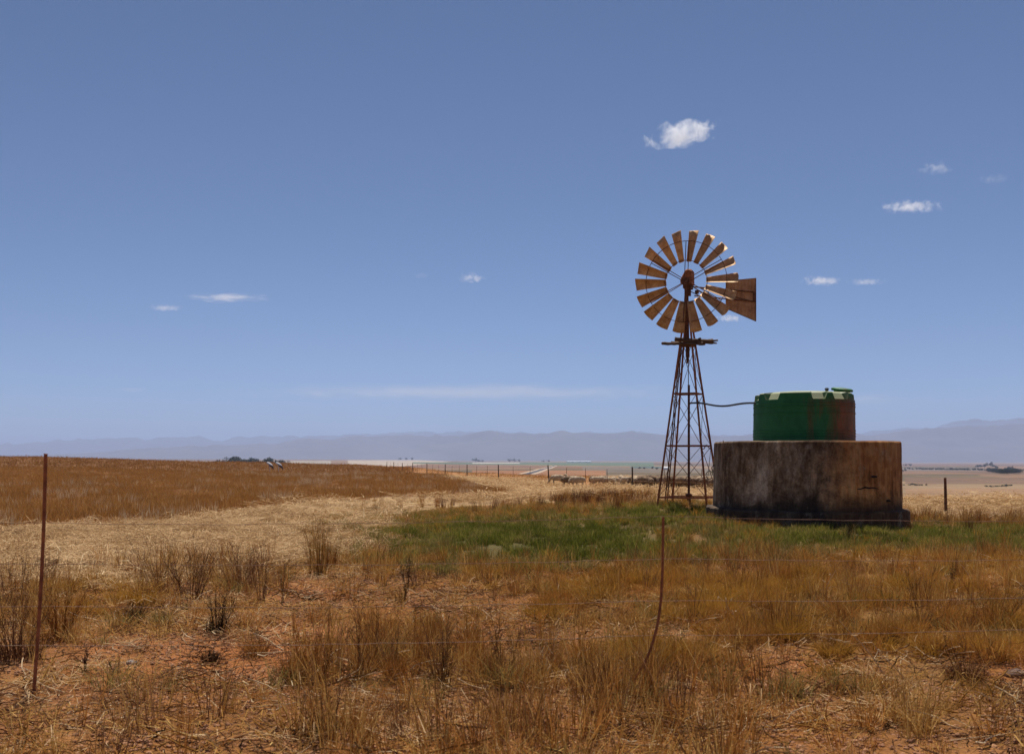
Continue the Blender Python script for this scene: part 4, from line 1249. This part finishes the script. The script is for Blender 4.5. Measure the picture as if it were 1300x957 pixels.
# loose clods and grit on the bare soil
def pebble(seed, r=1.0):
    bm = bmesh.new(); bmesh.ops.create_icosphere(bm, subdivisions=2, radius=r); g = random.Random(seed)
    k = Vector((g.uniform(.8, 1.3), g.uniform(.7, 1.1), g.uniform(.45, .75)))
    for p in bm.verts:
        n = 1 + .25 * math.sin(p.co.x * 3 / r + seed) * math.cos(p.co.y * 2.4 / r + seed * 2) + g.uniform(-.07, .07)
        p.co = Vector((p.co.x * k.x, p.co.y * k.y, p.co.z * k.z)) * n
    v = np.array([p.co[:] for p in bm.verts]); f = np.array([[q.index for q in fc.verts] for fc in bm.faces]); bm.free()
    return v, f
CLOD = mat_simple('clod', (.20, .09, .045), (.40, .20, .10), 3, .95, .3, .01)
x, y, z = pts_view(9000, 5, 22, power=1.5)
u, v, field, beyond, green, soil, straw = zone_masks(x, y, z)
k = (soil > .2) | (rng.uniform(0, 1, len(x)) < .25)
def cl_v(i):
    g = np.random.default_rng(i); parts = []
    for j in range(9):
        a, b = pebble(i * 10 + j, g.uniform(.003, .016)); parts.append((a + np.array([g.uniform(-.15, .15), g.uniform(-.15, .15), .002]), b))
    return join_vf(parts)
put('soil_crumbs', x, y, z, k & ~field & (green < .2), [cl_v(i) for i in range(5)], [CLOD], (.6, 1.4), tilt=0)

# ------------------------------------------------------------------ single weeds, stones and dead stalks one can point to
def weed_thing(u, v, hpx, wpx, label=None, name='dry_weed', mat=None, kind='stems', seed=0, group=None, cat='weed', d=None, **kw):
    """stands where the ray through photo pixel (u, v) meets the ground"""
    x, dd, z = ground_at(u, v, 4.5)
    h = hpx / F * dd; sp = wpx / F * dd
    if kind == 'stems': V, Fc = weed(h, kw.get('n', 16), sp, seed, kw.get('branch', 6), kw.get('heads', True), kw.get('r', .0026), kw.get('leaves', 20), kw.get('straight', .7), kw.get('lean', (0, 0)), kw.get('hang', 0))
    elif kind == 'tuft': V, Fc = blades(kw.get('n', 220), h, sp, kw.get('w', .005), kw.get('lean', .8), seed, .6, 4, base_r=sp * .25)
    elif kind == 'reed': V, Fc = join_vf([blades(kw.get('n', 60), h, sp, .008, .22, seed, .3, 4, base_r=sp * .42, kink=.02), weed(h * .95, 14, sp, seed + 1, 5, True, .003, 0, .9)])
    elif kind == 'stalk': 
        g = np.random.default_rng(seed); l = kw.get('lean', (0, 0)); t = np.linspace(0, 1, 8)
        pts = np.stack([l[0] * t * h + .02 * np.sin(t * 5 + seed), l[1] * t * h, t * h * (1 - .12 * t * kw.get('hang', 0) * 3)], 1)
        parts = [prism(pts, kw.get('r', .004) * (1.2 - .7 * t), 4)]
        for j in range(kw.get('n', 4)):
            tt = g.uniform(.25, .9); p = np.array([np.interp(tt, t, pts[:, q]) for q in range(3)]); a = g.uniform(0, 6.3)
            q = p + np.array([math.cos(a) * .07, math.sin(a) * .07, .05]) * g.uniform(.5, 1.2)
            parts.append(prism(np.stack([p, (p + q) / 2 + np.array([0, 0, -.008]), q]), .0018, 3)); 
            parts.append((np.stack([q, q + g.normal(0, .012, 3), q + g.normal(0, .02, 3), q + g.normal(0, .012, 3)]), np.array([[0, 1, 2, 3]])))
        V, Fc = join_vf(parts)
    o = link_mesh(name, mesh_np(name, V, Fc), mat or G_STEM, loc=(x, dd, z - .01))
    o.rotation_euler.z = 0
    tag(o, label, cat, group)
    return o
WT = weed_thing
WT(404, 730, 84, 34, 'tall sheaf of brown reeds standing alone on the straw left of the green grass', 'reed_clump', G_DRY, 'reed', 1, cat='reeds', n=80)
WT(421, 722, 40, 26, 'low ragged reeds at the right foot of the tall reed sheaf', 'reed_clump', G_RUST, 'reed', 2, cat='reeds', n=60)
WT(243, 762, 82, 60, 'big brown weed with heavy rust seed heads, middle of the left verge', mat=G_STEM, seed=3, n=24, branch=9, leaves=40, r=.0034, straight=.9)
WT(205, 752, 84, 56, 'spreading dead weed with bare slanting stems, left of the seed-headed weed', mat=G_STEM, seed=4, n=20, branch=4, heads=False, straight=.3, r=.0026)
WT(276, 806, 62, 34, 'dark almost black shrub leaning on bare orange soil', mat=G_DARK, seed=5, n=26, branch=5, leaves=170, straight=.9, r=.0026)
WT(268, 842, 22, 40, 'low dark tuft at the foot of the leaning black shrub, towards the camera', 'grass_tuft', G_DARK, 'tuft', 6, cat='grass tuft', n=260)
WT(172, 792, 34, 30, 'small dark bushy tuft left of the olive grass, under the big weed', 'grass_tuft', G_DARK, 'tuft', 7, cat='grass tuft', n=260)
WT(205, 795, 26, 48, 'grey-green tuft on the soil between the dark tuft and the black shrub', 'grass_tuft', G_OLIVE, 'tuft', 8, cat='grass tuft', n=260)
WT(180, 770, 34, 70, 'soft olive yellow tuft under the big seed-headed weed', 'grass_tuft', G_GOLD, 'tuft', 9, cat='grass tuft', n=320)
WT(325, 832, 26, 60, 'wide low brown tuft right of the leaning black shrub', 'grass_tuft', G_RUST, 'tuft', 10, cat='grass tuft', n=320)
WT(357, 768, 66, 12, 'single straight dark weed stem on the edge of the straw, left of the reed sheaf', mat=G_DARK, seed=11, n=3, branch=8, leaves=0, straight=1)
WT(333, 765, 60, 22, 'thin many-stemmed weed just left of the single straight stem', mat=G_STEM, seed=12, n=10, branch=4, leaves=10)
WT(305, 745, 64, 56, 'wide thin weed with twiggy tops between the seed-headed weed and the reed sheaf', mat=G_STEM, seed=13, n=22, branch=5)
WT(118, 735, 38, 8, 'lone short stem on the straw right of the leaning rod', mat=G_STEM, seed=14, n=2, branch=5, leaves=0, straight=1)
WT(62, 752, 58, 26, 'dense brown weed close behind the leaning fence rod', mat=G_STEM, seed=15, n=16, branch=6, straight=.95)
WT(20, 836, 100, 74, 'tallest dark brown weed clump in the left corner', mat=G_STEM, seed=16, n=22, branch=6, leaves=160, r=.003, straight=.9)
WT(72, 815, 74, 54, 'rusty leafy weed just right of the leaning fence rod', mat=G_RUST, seed=17, n=30, branch=8, leaves=120)
WT(20, 770, 80, 60, 'brown weed at the left edge behind the tallest clump', mat=G_STEM, seed=18, n=16, branch=5, straight=.95)
WT(108, 852, 36, 6, 'short dark stump stem on bare soil, the thicker of two near the leaning rod', mat=G_DARK, seed=19, n=3, branch=2, leaves=0, straight=1, r=.006)
WT(147, 856, 32, 14, 'forked pair of dark stub stems on bare soil left of the flat stone', mat=G_DARK, seed=20, n=4, branch=1, leaves=0, straight=.9, r=.005)
WT(456, 862, 120, 26, 'tall bare stem standing highest at the left of the front stalks', mat=G_STEM, seed=21, n=5, branch=9, leaves=30, straight=1)
WT(476, 850, 96, 18, 'slim reddish stem beside the highest front stem', mat=G_RUST, seed=22, n=4, branch=7, leaves=20, straight=1)
WT(512, 765, 30, 16, 'small dark seed head weed on the reddish soil below the green grass', mat=G_DARK, seed=23, n=6, branch=7)
WT(518, 748, 44, 18, 'dark knotted weed at the lower left rim of the green grass', mat=G_DARK, seed=24, n=8, branch=8)
WT(560, 868, 105, 34, 'twiggy front weed in the middle of the bare reddish patch', mat=G_STEM, seed=25, n=9, branch=7, leaves=60)
WT(640, 862, 100, 34, 'tall front weed straight below the dark middle of the green grass', mat=G_STEM, seed=26, n=8, branch=8, leaves=60)
WT(690, 858, 84, 30, 'pale broken weed left of the bent rod, low in front', mat=G_PALE, seed=27, n=7, branch=4, heads=False, leaves=20)
WT(404, 866, 60, 46, 'bushy rust weed at the bottom left of the front stalks', mat=G_RUST, seed=28, n=20, branch=7, leaves=120)
WT(1207, 748, 36, 10, 'small weed with one dark heavy seed head on the right verge', mat=G_DARK, seed=29, n=4, branch=12, leaves=10, straight=1)
WT(1168, 800, 105, 30, 'tall slender weed rising right of the reservoir foot, in the golden grass', mat=G_STEM, seed=30, n=6, branch=7, leaves=30, straight=.9)
WT(1135, 735, 60, 18, 'thin pair of stems on the rim of the green strip, right of the reservoir', mat=G_RUST, seed=31, n=4, branch=5, leaves=10)
WT(1262, 800, 80, 60, 'dark brown bushy weed near the right edge', mat=G_RUST, seed=32, n=18, branch=6, leaves=260, r=.0024)
WT(1226, 862, 60, 60, 'dark weed in the lower right corner', mat=G_STEM, seed=33, n=14, branch=5, leaves=200, r=.0024)
WT(1080, 690, 26, 20, 'dark little bush in the green strip before the reservoir', mat=G_DARK, seed=34, n=16, branch=6, leaves=60)
WT(880, 790, 70, 26, 'thin upright weed close right of the bent rod', mat=G_STEM, seed=35, n=6, branch=5, leaves=20, straight=1)
WT(940, 745, 50, 40, 'twiggy dark weed at the edge of the pinkish bare patch', mat=G_STEM, seed=36, n=14, branch=6)
WT(1132, 868, 82, 8, 'long pale dead stalk leaning left over the golden grass at lower right', 'dead_stalk', G_PALE, 'stalk', 37, cat='dead stalk', lean=(-.75, .1), n=3, r=.004)
WT(1154, 872, 56, 8, 'pale dead stalk lying lowest, right of the long leaning one', 'dead_stalk', G_PALE, 'stalk', 38, cat='dead stalk', lean=(-.7, .2), n=2, r=.004)
WT(938, 792, 34, 14, 'short forked pale stalk in the golden grass right of the bent rod', 'dead_stalk', G_PALE, 'stalk', 39, cat='dead stalk', lean=(-.5, 0), n=6, r=.0045)
WT(1046, 760, 38, 8, 'thin pale stalk leaning right below the reservoir', 'dead_stalk', G_PALE, 'stalk', 40, cat='dead stalk', lean=(.35, 0), n=3, r=.0035)
WT(818, 856, 42, 10, 'pale curled stalk with a bent tip at the foot of the bent rod', 'dead_stalk', G_PALE, 'stalk', 41, cat='dead stalk', lean=(.15, 0), n=5, r=.005)
WT(1240, 740, 30, 8, 'pale grey stalk leaning left near the right edge', 'dead_stalk', G_PALE, 'stalk', 42, cat='dead stalk', lean=(-.9, 0), n=2, r=.004)
for i, (u_, v_, h_, w_) in enumerate([(732, 640, 26, 16), (746, 641, 24, 14), (715, 641, 20, 14), (762, 641, 18, 18), (792, 639, 20, 26), (815, 637, 18, 22), (775, 640, 17, 20)]):
    WT(u_, v_, h_, w_, 'brown upright sheaf of dry reeds on the rim of the green grass, before the sheep', 'reed_clump', G_STEM if i < 4 else G_RUST, 'reed', 50 + i, group='dry reeds before the sheep', cat='reeds', n=50)
# dried tussocks in the golden growth: alike, grouped
tus = [(980, 735), (1010, 760), (905, 770), (1065, 790), (1110, 770), (1150, 755), (1200, 790), (1000, 815), (1060, 835), (940, 815), (880, 835), (760, 760), (720, 770), (790, 745), (1270, 765), (1190, 830), (845, 790), (690, 790), (1240, 830), (960, 775), (1030, 735), (1130, 815)]
for i, (u_, v_) in enumerate(tus):
    WT(u_, v_, 30 + (i * 7) % 14, 60 + (i * 13) % 30, 'soft golden brown grass tussock on the right-hand verge', 'grass_tussock', G_GOLD if i % 3 else G_RUST, 'tuft', 80 + i, group='golden tussocks on the right verge', cat='grass tussock', n=520, w=.0036, lean=1.0)
tus2 = [(555, 800), (600, 820), (480, 815), (500, 850), (620, 850), (370, 850), (740, 830), (700, 840)]
for i, (u_, v_) in enumerate(tus2):
    WT(u_, v_ + 14, 46, 54, 'loose rust brown tussock among the stalks in the middle foreground', 'grass_tussock', G_RUST, 'tuft', 120 + i, group='rust brown tussocks in the foreground', cat='grass tussock', n=240, w=.004, lean=.6)
tus3 = [(505, 700), (545, 706), (520, 682), (560, 696), (605, 712), (475, 690)]
for i, (u_, v_) in enumerate(tus3):
    WT(u_, v_, 20, 34, 'olive green tussock at the left rim of the green grass', 'grass_tussock', G_OLIVE if i % 2 else G_GREEN, 'tuft', 140 + i, group='olive tussocks at the rim of the green grass', cat='grass tussock', n=240, w=.006)
STONE = mat_simple('field_stone', (.20, .15, .12), (.42, .35, .29), 5, .9, .4, .01)
STONEP = mat_simple('pinkish_stone', (.34, .20, .14), (.52, .36, .27), 5, .9, .4, .01)
STONED = mat_simple('brown_stone', (.09, .05, .035), (.20, .12, .08), 5, .9, .4, .01)
for i, (u_, v_, w_, m_, lab) in enumerate([
        (167, 843, 20, STONE, 'flat grey stone on bare orange soil in the left foreground'),
        (155, 781, 16, STONE, 'small pale stone beside the dark tuft on the left'),
        (329, 698, 10, STONED, 'round dark brown stone lying on the straw left of the reed sheaf'),
        (911, 721, 9, STONEP, 'pinkish white stone on the bare patch below the reservoir'),
        (1250, 682, 9, STONE, 'white stone in the green strip near the right edge'),
        (1290, 858, 34, STONED, 'large dark stone in the lower right corner'),
        (640, 722, 12, STONE, 'pale flat stone at the lower rim of the green grass'),
        (735, 729, 12, STONE, 'pale grey stone below the green grass, near the bent rod')]):
    x_, d_, z_ = ground_at(u_, v_, 4.5)
    v3, f3 = pebble(200 + i, 1.0); s3 = w_ / 2 / F * d_
    o = link_mesh('stone', mesh_np('stone', v3 * np.array([s3, s3 * .8, s3 * .6]), f3, True), m_, loc=(x_, d_, z_ + s3 * .12)); tag(o, lab, 'stone')

# ------------------------------------------------------------------ animals
def fused(name, tubes, voxel, mat, parent=None, smooth=3):
    """capsule chains fused into one continuous skin"""
    mb = MB()
    for pts, rad in tubes:
        # rounded ends
        p = [Vector(q) for q in pts]; r = list(rad)
        t0 = (p[0] - p[1]).normalized(); t1 = (p[-1] - p[-2]).normalized()
        p = [p[0] + t0 * r[0] * .85, p[0] + t0 * r[0] * .5] + p + [p[-1] + t1 * r[-1] * .5, p[-1] + t1 * r[-1] * .85]
        r = [r[0] * .4, r[0] * .85] + r + [r[-1] * .85, r[-1] * .4]
        mb.tube(p, r, 12)
    me = mb.mesh(name + '_cage'); tmp = bpy.data.objects.new('cage', me); COL.objects.link(tmp)
    m = tmp.modifiers.new('r', 'REMESH'); m.mode = 'VOXEL'; m.voxel_size = voxel
    s_ = tmp.modifiers.new('s', 'SMOOTH'); s_.factor = .6; s_.iterations = smooth
    dg = bpy.context.evaluated_depsgraph_get()
    out = bpy.data.meshes.new_from_object(tmp.evaluated_get(dg)); out.name = name
    bpy.data.objects.remove(tmp)
    out.polygons.foreach_set('use_smooth', [True] * len(out.polygons))
    out.materials.clear(); out.materials.append(mat)
    return out
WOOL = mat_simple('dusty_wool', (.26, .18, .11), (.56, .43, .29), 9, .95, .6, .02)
WOOLD = mat_simple('painted_shade_wool', (.09, .055, .032), (.26, .17, .10), 9, .95, .6, .02)  # darker copy of the wool, backlit shade put into its colour
def sheep_mesh(head):
    t = [([(-.42, 0, .60), (-.2, 0, .62), (.1, 0, .62), (.36, 0, .63)], [.20, .245, .245, .20]),
         ([(-.55, 0, .62), (-.60, 0, .50)], [.06, .035])]
    if head == 'down': t += [([(.38, 0, .66), (.56, 0, .52), (.66, 0, .34)], [.14, .10, .085]), ([(.66, 0, .34), (.76, 0, .19)], [.08, .045])]
    elif head == 'tucked': t += [([(.38, 0, .66), (.52, .06, .62), (.62, .12, .50)], [.15, .12, .09]), ([(.62, .12, .50), (.68, .15, .36)], [.08, .05])]
    else: t += [([(.36, 0, .68), (.50, 0, .82), (.58, 0, .92)], [.14, .105, .085]), ([(.57, 0, .93), (.74, 0, .86)], [.08, .045])]
    hx, hz_ = {'down': (.64, .38), 'tucked': (.58, .56), 'up': (.55, .96)}[head]
    hy = .1 if head == 'tucked' else 0
    for sgn in (-1, 1): t.append(([(hx, hy + sgn * .07, hz_), (hx - .02, hy + sgn * .17, hz_ - .03)], [.03, .015]))
    for x_ in (-.34, .28):
        for sgn in (-1, 1):
            t.append(([(x_, sgn * .11, .5), (x_ + (.03 if x_ > 0 else -.05), sgn * .11, .26), (x_, sgn * .11, .03)], [.075, .042, .03]))
    return fused('sheep', t, .03, WOOL)
SH = [sheep_mesh(h) for h in ('down', 'tucked', 'up')]
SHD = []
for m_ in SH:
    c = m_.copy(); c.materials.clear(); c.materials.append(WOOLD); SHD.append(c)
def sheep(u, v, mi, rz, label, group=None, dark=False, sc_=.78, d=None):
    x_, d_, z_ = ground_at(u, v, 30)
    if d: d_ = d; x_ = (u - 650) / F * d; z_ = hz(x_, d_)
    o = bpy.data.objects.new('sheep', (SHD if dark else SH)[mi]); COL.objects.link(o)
    o.location = (x_, d_, z_ - .02); o.rotation_euler = (0, 0, rz); o.scale = (sc_,) * 3
    tag(o, label, 'sheep', group)
rs = random.Random(9)
sheep(727, 617, 2, 2.6, 'sheep standing highest in the small group left of the flock', d=64)
sheep(722, 617, 0, .3, 'sheep with its head down on the left side of the small group', d=63, dark=True)
sheep(733, 617, 1, 3.3, 'sheep on the right side of the small group left of the flock', d=62.5)
sheep(708, 615, 0, 3.0, 'pale sheep grazing alone, leftmost of all the sheep', d=67, sc_=.8)
for i in range(13):
    u_ = 752 + i * 5.2 + rs.uniform(-2, 2)
    sheep(u_, 617, rs.choice((0, 1, 1)), rs.uniform(0, 6.28), 'sheep with lowered head on the thin left part of the huddled flock', 'sheep at the left of the huddled flock', dark=rs.random() < .35, sc_=rs.uniform(.58, .74), d=68 - i * .25 + rs.uniform(-2, 2))
for i in range(38):
    u_ = 808 + i * 2.75 + rs.uniform(-2, 2)
    sheep(u_, 620, rs.choice((0, 1, 1, 1)), rs.uniform(0, 6.28), 'sheep pressed into the dense huddle behind the windmill tower', 'sheep huddled behind the windmill', dark=rs.random() < .82, sc_=rs.uniform(.70, .86), d=61 - i * .10 + rs.uniform(-1.6, 1.6))

CR_W = mat_simple('pale_crane_plumage', (.50, .52, .55), (.68, .69, .70), 8, .8)
CR_D = mat_simple('black_crane_plumage', (.015, .016, .02), (.05, .05, .06), 8, .7)
def crane_parts():
    body = fused('crane', [([(-.26, 0, .66), (-.1, 0, .74), (.10, 0, .84), (.20, 0, .90)], [.07, .12, .12, .08]),
                           ([(.20, 0, .90), (.26, 0, 1.02), (.27, 0, 1.16), (.31, 0, 1.23)], [.06, .032, .026, .038]),
                           ([(.33, 0, 1.23), (.44, 0, 1.21)], [.022, .009]),
                           ([(-.02, .05, .68), (-.03, .05, .36), (.0, .05, .02)], [.03, .014, .012]),
                           ([(-.02, -.05, .68), (-.03, -.05, .36), (.0, -.05, .02)], [.03, .014, .012])], .012, CR_W, smooth=1)
    tail = fused('tail_plumes', [([(-.12, 0, .66), (-.32, 0, .52), (-.42, 0, .34)], [.085, .08, .035]), ([(-.05, .09, .70), (-.30, .05, .52)], [.05, .04]), ([(-.05, -.09, .70), (-.30, -.05, .52)], [.05, .04])], .014, CR_D, smooth=1)
    cap = fused('dark_neck', [([(.225, 0, .95), (.262, 0, 1.03), (.272, 0, 1.16)], [.048, .040, .033])], .012, CR_D, smooth=1)
    return body, tail, cap
CB, CT, CN = crane_parts()
for u_, rz_, lab in ((342, math.pi - .35, 'left one of two pale cranes with black tail plumes in the brown field'), (353.5, math.pi - .15, 'right one of two pale cranes with black tail plumes in the brown field')):
    d_ = 112; x_ = (u_ - 650) / F * d_
    r_ = empty('crane', (x_, d_, hz(x_, d_)), rz_); tag(r_, lab, 'crane')
    b_ = link_mesh('body', CB, None, r_)
    link_mesh('tail_plumes', CT, None, r_); link_mesh('neck_plumage', CN, None, r_)
    r_.scale = (1.12, 1.12, 1.12)
    b_.data = CB

# ------------------------------------------------------------------ far things: trees, farm buildings, road
LEAF = mat_simple('dark_foliage', (.022, .032, .016), (.06, .075, .035), .6, .9, .5, .3)
def tree_meshes(seed, h=12.0, w=9.0):
    g = np.random.default_rng(seed); n = 900
    cl = g.normal(0, 1, (9, 3)) * np.array([w * .24, w * .24, h * .13]) + np.array([0, 0, h * .62]); rad = g.uniform(.16, .3, 9) * w
    pick = g.integers(0, 9, n); dirs = g.normal(0, 1, (n, 3)); dirs /= np.linalg.norm(dirs, axis=1)[:, None]
    c = cl[pick] + dirs * (rad[pick] * g.uniform(.55, 1.05, n))[:, None]
    a = g.normal(0, 1, (n, 3)); a /= np.linalg.norm(a, axis=1)[:, None]; b = np.cross(a, g.normal(0, 1, (n, 3))); b /= np.linalg.norm(b, axis=1)[:, None]
    s_ = g.uniform(.35, .8, n)[:, None]
    V = np.stack([c - a * s_, c + b * s_ * .7, c + a * s_, c - b * s_ * .7], 1).reshape(-1, 3)
    cr = mesh_np('crown', V, np.arange(n * 4).reshape(-1, 4)); cr.materials.append(LEAF)
    mb = MB(); mb.tube([(0, 0, -.5), (.1, 0, h * .3), (0, .1, h * .6)], [h * .035, h * .025, h * .012], 7)
    for k in range(4):
        e = cl[k]; mb.tube([(0.05, 0, h * .3), tuple(e * .6 + np.array([0, 0, h * .18])), tuple(e)], [h * .018, h * .012, h * .006], 5)
    tr = mb.mesh('trunk'); tr.materials.append(BARK)
    return cr, tr
TM = [tree_meshes(i, 12, 10 + (i % 3) * 2) for i in range(4)]
def tree(u, d, hpx, label, group, seed):
    x_ = (u - 650) / F * d; z_ = hz(x_, d)
    r_ = empty('tree', (x_, d, z_), seed * 1.3); k = hpx / F * d / 11.0; r_.scale = (k * 1.15, k * 1.15, k)
    cr, tr = TM[seed % 4]
    link_mesh('crown', cr, None, r_); link_mesh('trunk', tr, None, r_)
    tag(r_, label, 'tree', group)
def crest_d(u, v):
    return ground_at(u, v, 280)[1]
rt_ = random.Random(4)
for i in range(18):
    tree(278 + i * 4.6 + rt_.uniform(-1.5, 1.5), 1500 + rt_.uniform(-60, 200), rt_.choice([6, 7, 8, 10]) + 3 if i not in (4, 5) else 15, 'dark tree in the row on the skyline behind the two cranes', 'trees behind the cranes', i)
for i, (u_, v_, h_) in enumerate([(508, 585.5, 3), (516, 585.5, 3), (523, 585.5, 3), (604, 586, 5), (608, 586, 3.5), (613, 586, 3), (647, 587, 3.5), (653, 587, 4), (659, 587, 3.5), (690, 587, 2.5), (697, 587, 2.5)]):
    tree(u_, 6300, h_, 'tiny far tree on the horizon above the green and pale fields', 'tiny trees on the middle horizon', i)
for i, (u_, v_, h_) in enumerate([(1241, 592, 4), (1245, 592, 4), (1250, 592, 4.5), (1258, 591, 6), (1262, 592, 4), (1266, 594, 4), (1281, 596, 5), (1285, 596, 5.5), (1289, 596, 4), (1150, 590, 3), (1156, 590, 3), (1292, 597, 4)]):
    tree(u_, min(crest_d(u_, v_ + 2), 5000), h_, 'small dark tree on the far fields at the right edge, beyond the post', 'far trees at the right', i)
for i, (u_, v_) in enumerate([(812, 594), (818, 594.5), (828, 594), (1140, 597), (1146, 597.5), (1150, 597), (834, 595)]):
    tree(u_, crest_d(u_, v_ + 1.5), 2.8, 'low dark tree in the valley left or right of the reservoir', 'low trees in the valley', i)
# a dark wood spreading over a far slope
gx = []
for i in range(260):
    t = rt_.random(); u_ = 1254 + 40 * t; v_ = 598 + 2.5 * t + rt_.uniform(0, 4.0 * (1 - abs(2 * t - 1) * .7)); p = ground_at(u_, v_, 280); gx.append(p)
gx = np.array(gx)
cv = [np.array([q.co[:] for q in TM[i][0].vertices]) * .55 for i in range(3)]; cf = np.arange(len(cv[0])).reshape(-1, 4)
scatter('far_wood', gx, rng.uniform(0, 6.28, len(gx)), rng.uniform(.7, 1.2, len(gx)), rng.integers(0, 3, len(gx)), rng.uniform(0, 1, len(gx)), [(q, cf) for q in cv], [LEAF], 0)
# hedges/dark lines across the right-hand plain
gx = []
for (u0, v0, u1, v1, nn) in ((1148, 596, 1250, 597.5, 140), (1250, 619, 1285, 617.5, 26), (1142, 616, 1180, 617, 18)):
    for i in range(nn):
        t = rt_.random() ** .8; p = ground_at(u0 + (u1 - u0) * t + rt_.uniform(-1, 1), v0 + (v1 - v0) * t + rt_.uniform(-.25, .25), 280); gx.append(p)
gx = np.array(gx)
scatter('far_scrub', gx, rng.uniform(0, 6.28, len(gx)), rng.uniform(.12, .3, len(gx)) * gx[:, 1] / 900, rng.integers(0, 3, len(gx)), rng.uniform(0, 1, len(gx)), [(q, cf) for q in cv], [LEAF], 0)
WALLW = mat_simple('whitewashed_wall', (.62, .60, .56), (.78, .76, .72), .8, .85)
ROOFM = mat_simple('pale_sheet_roof', (.45, .46, .47), (.62, .63, .64), .6, .6)
WIND = mat_simple('dark_window', (.02, .025, .03), (.05, .055, .06), 2, .2)
def farm_building(u, d, wpx, hm, label, name='farmhouse', cat='building', deep=8):
    x_ = (u - 650) / F * d; z_ = hz(x_, d); w_ = wpx / F * d
    r_ = empty(name, (x_, d, z_), .1); tag(r_, label, cat)
    MB().box((0, 0, hm * .32 - .5), (w_, deep, hm * .64 + 1)).build('wall', WALLW, r_)
    h0, h1, o = hm * .64, hm, .5
    mb = MB(); hx, hy = w_ / 2 + o, deep / 2 + o
    mb.add([(-hx, -hy, h0), (hx, -hy, h0), (hx, 0, h1), (-hx, 0, h1), (-hx, hy, h0), (hx, hy, h0)], [(0, 1, 2, 3), (3, 2, 5, 4), (0, 3, 4), (1, 5, 2), (0, 4, 5, 1)]); mb.build('roof', ROOFM, r_)
    for k in range(3):
        MB().box(((k - 1) * w_ * .3, -deep / 2 - .02, hm * .35), (w_ * .08, .08, hm * .2)).build('window', WIND, r_)
farm_building(414, 2300, 4.5, 5, 'small white farm building left of the pale bare field, the left of two')
farm_building(421, 2340, 4, 5.5, 'small white farm building left of the pale bare field, the right of two')
farm_building(735, 6200, 30, 8, 'very long low white shed far off on the middle horizon', 'long_shed', 'shed', 40)
farm_building(845, 1500, 5, 4, 'small pale farm building in the valley behind the tower')

def road():
    ctr = [ground_at(u_, v_, 120) for u_, v_ in ((668, 602), (676, 600), (684, 597.5), (692, 595), (700, 592.5), (704, 591.2))]
    ctr = [Vector(c) for c in ctr]
    pts = []
    for a, b in zip(ctr[:-1], ctr[1:]):
        for t in np.linspace(0, 1, 20)[:-1]:
            p = a.lerp(b, t); pts.append((p.x, p.y))
    pts = np.array(pts); tan = np.gradient(pts, axis=0); tan /= np.linalg.norm(tan, axis=1)[:, None]; nrm = np.stack([-tan[:, 1], tan[:, 0]], 1)
    for nm, w0, w1, zo, m_ in (('road', -3.2, 3.2, .35, mat_simple('dark_asphalt', (.04, .04, .045), (.07, .07, .075), .5, .9)), ('road_verge', -8, 8, .18, mat_simple('pale_gravel_verge', (.34, .24, .16), (.5, .38, .27), .5, .95))):
        L = []; 
        for off in np.linspace(w0, w1, 5):
            q = pts + nrm * off; L.append(np.stack([q[:, 0], q[:, 1], height(q[:, 0], q[:, 1]) + zo], 1))
        V = np.stack(L, 1).reshape(-1, 3); n = len(pts)
        f = [(i * 5 + j, i * 5 + j + 1, (i + 1) * 5 + j + 1, (i + 1) * 5 + j) for i in range(n - 1) for j in range(4)]
        tag(link_mesh(nm, mesh_np(nm, V, np.array(f))), kind='structure').data.materials.append(m_)
road()

# broken stems and twigs lying about on the near verge
x, y, z = pts_view(1500, 5, 20, power=1.4)
u, v, field, beyond, green, soil, straw = zone_masks(x, y, z)
def twigs(seed):
    g = np.random.default_rng(seed); parts = []
    for j in range(7):
        a = g.uniform(0, 6.28); c = g.uniform(-.25, .25, 2); L = g.uniform(.08, .34); t = np.linspace(-.5, .5, 5)
        p = np.stack([c[0] + np.cos(a) * L * t + g.normal(0, .008, 5), c[1] + np.sin(a) * L * t + g.normal(0, .008, 5), .012 + np.abs(g.normal(0, .012, 5)) + (t + .5) * g.uniform(0, .10)], 1)
        parts.append(prism(p, g.uniform(.0016, .0038) * (1.1 - t * .5), 4))
    return join_vf(parts)
put('broken_stems', x, y, z, ~straw & ~field & (green < .3), [twigs(300 + i) for i in range(6)], [G_DARK, G_STEM, G_PALE, G_DRY], (.7, 1.3), tilt=.03)
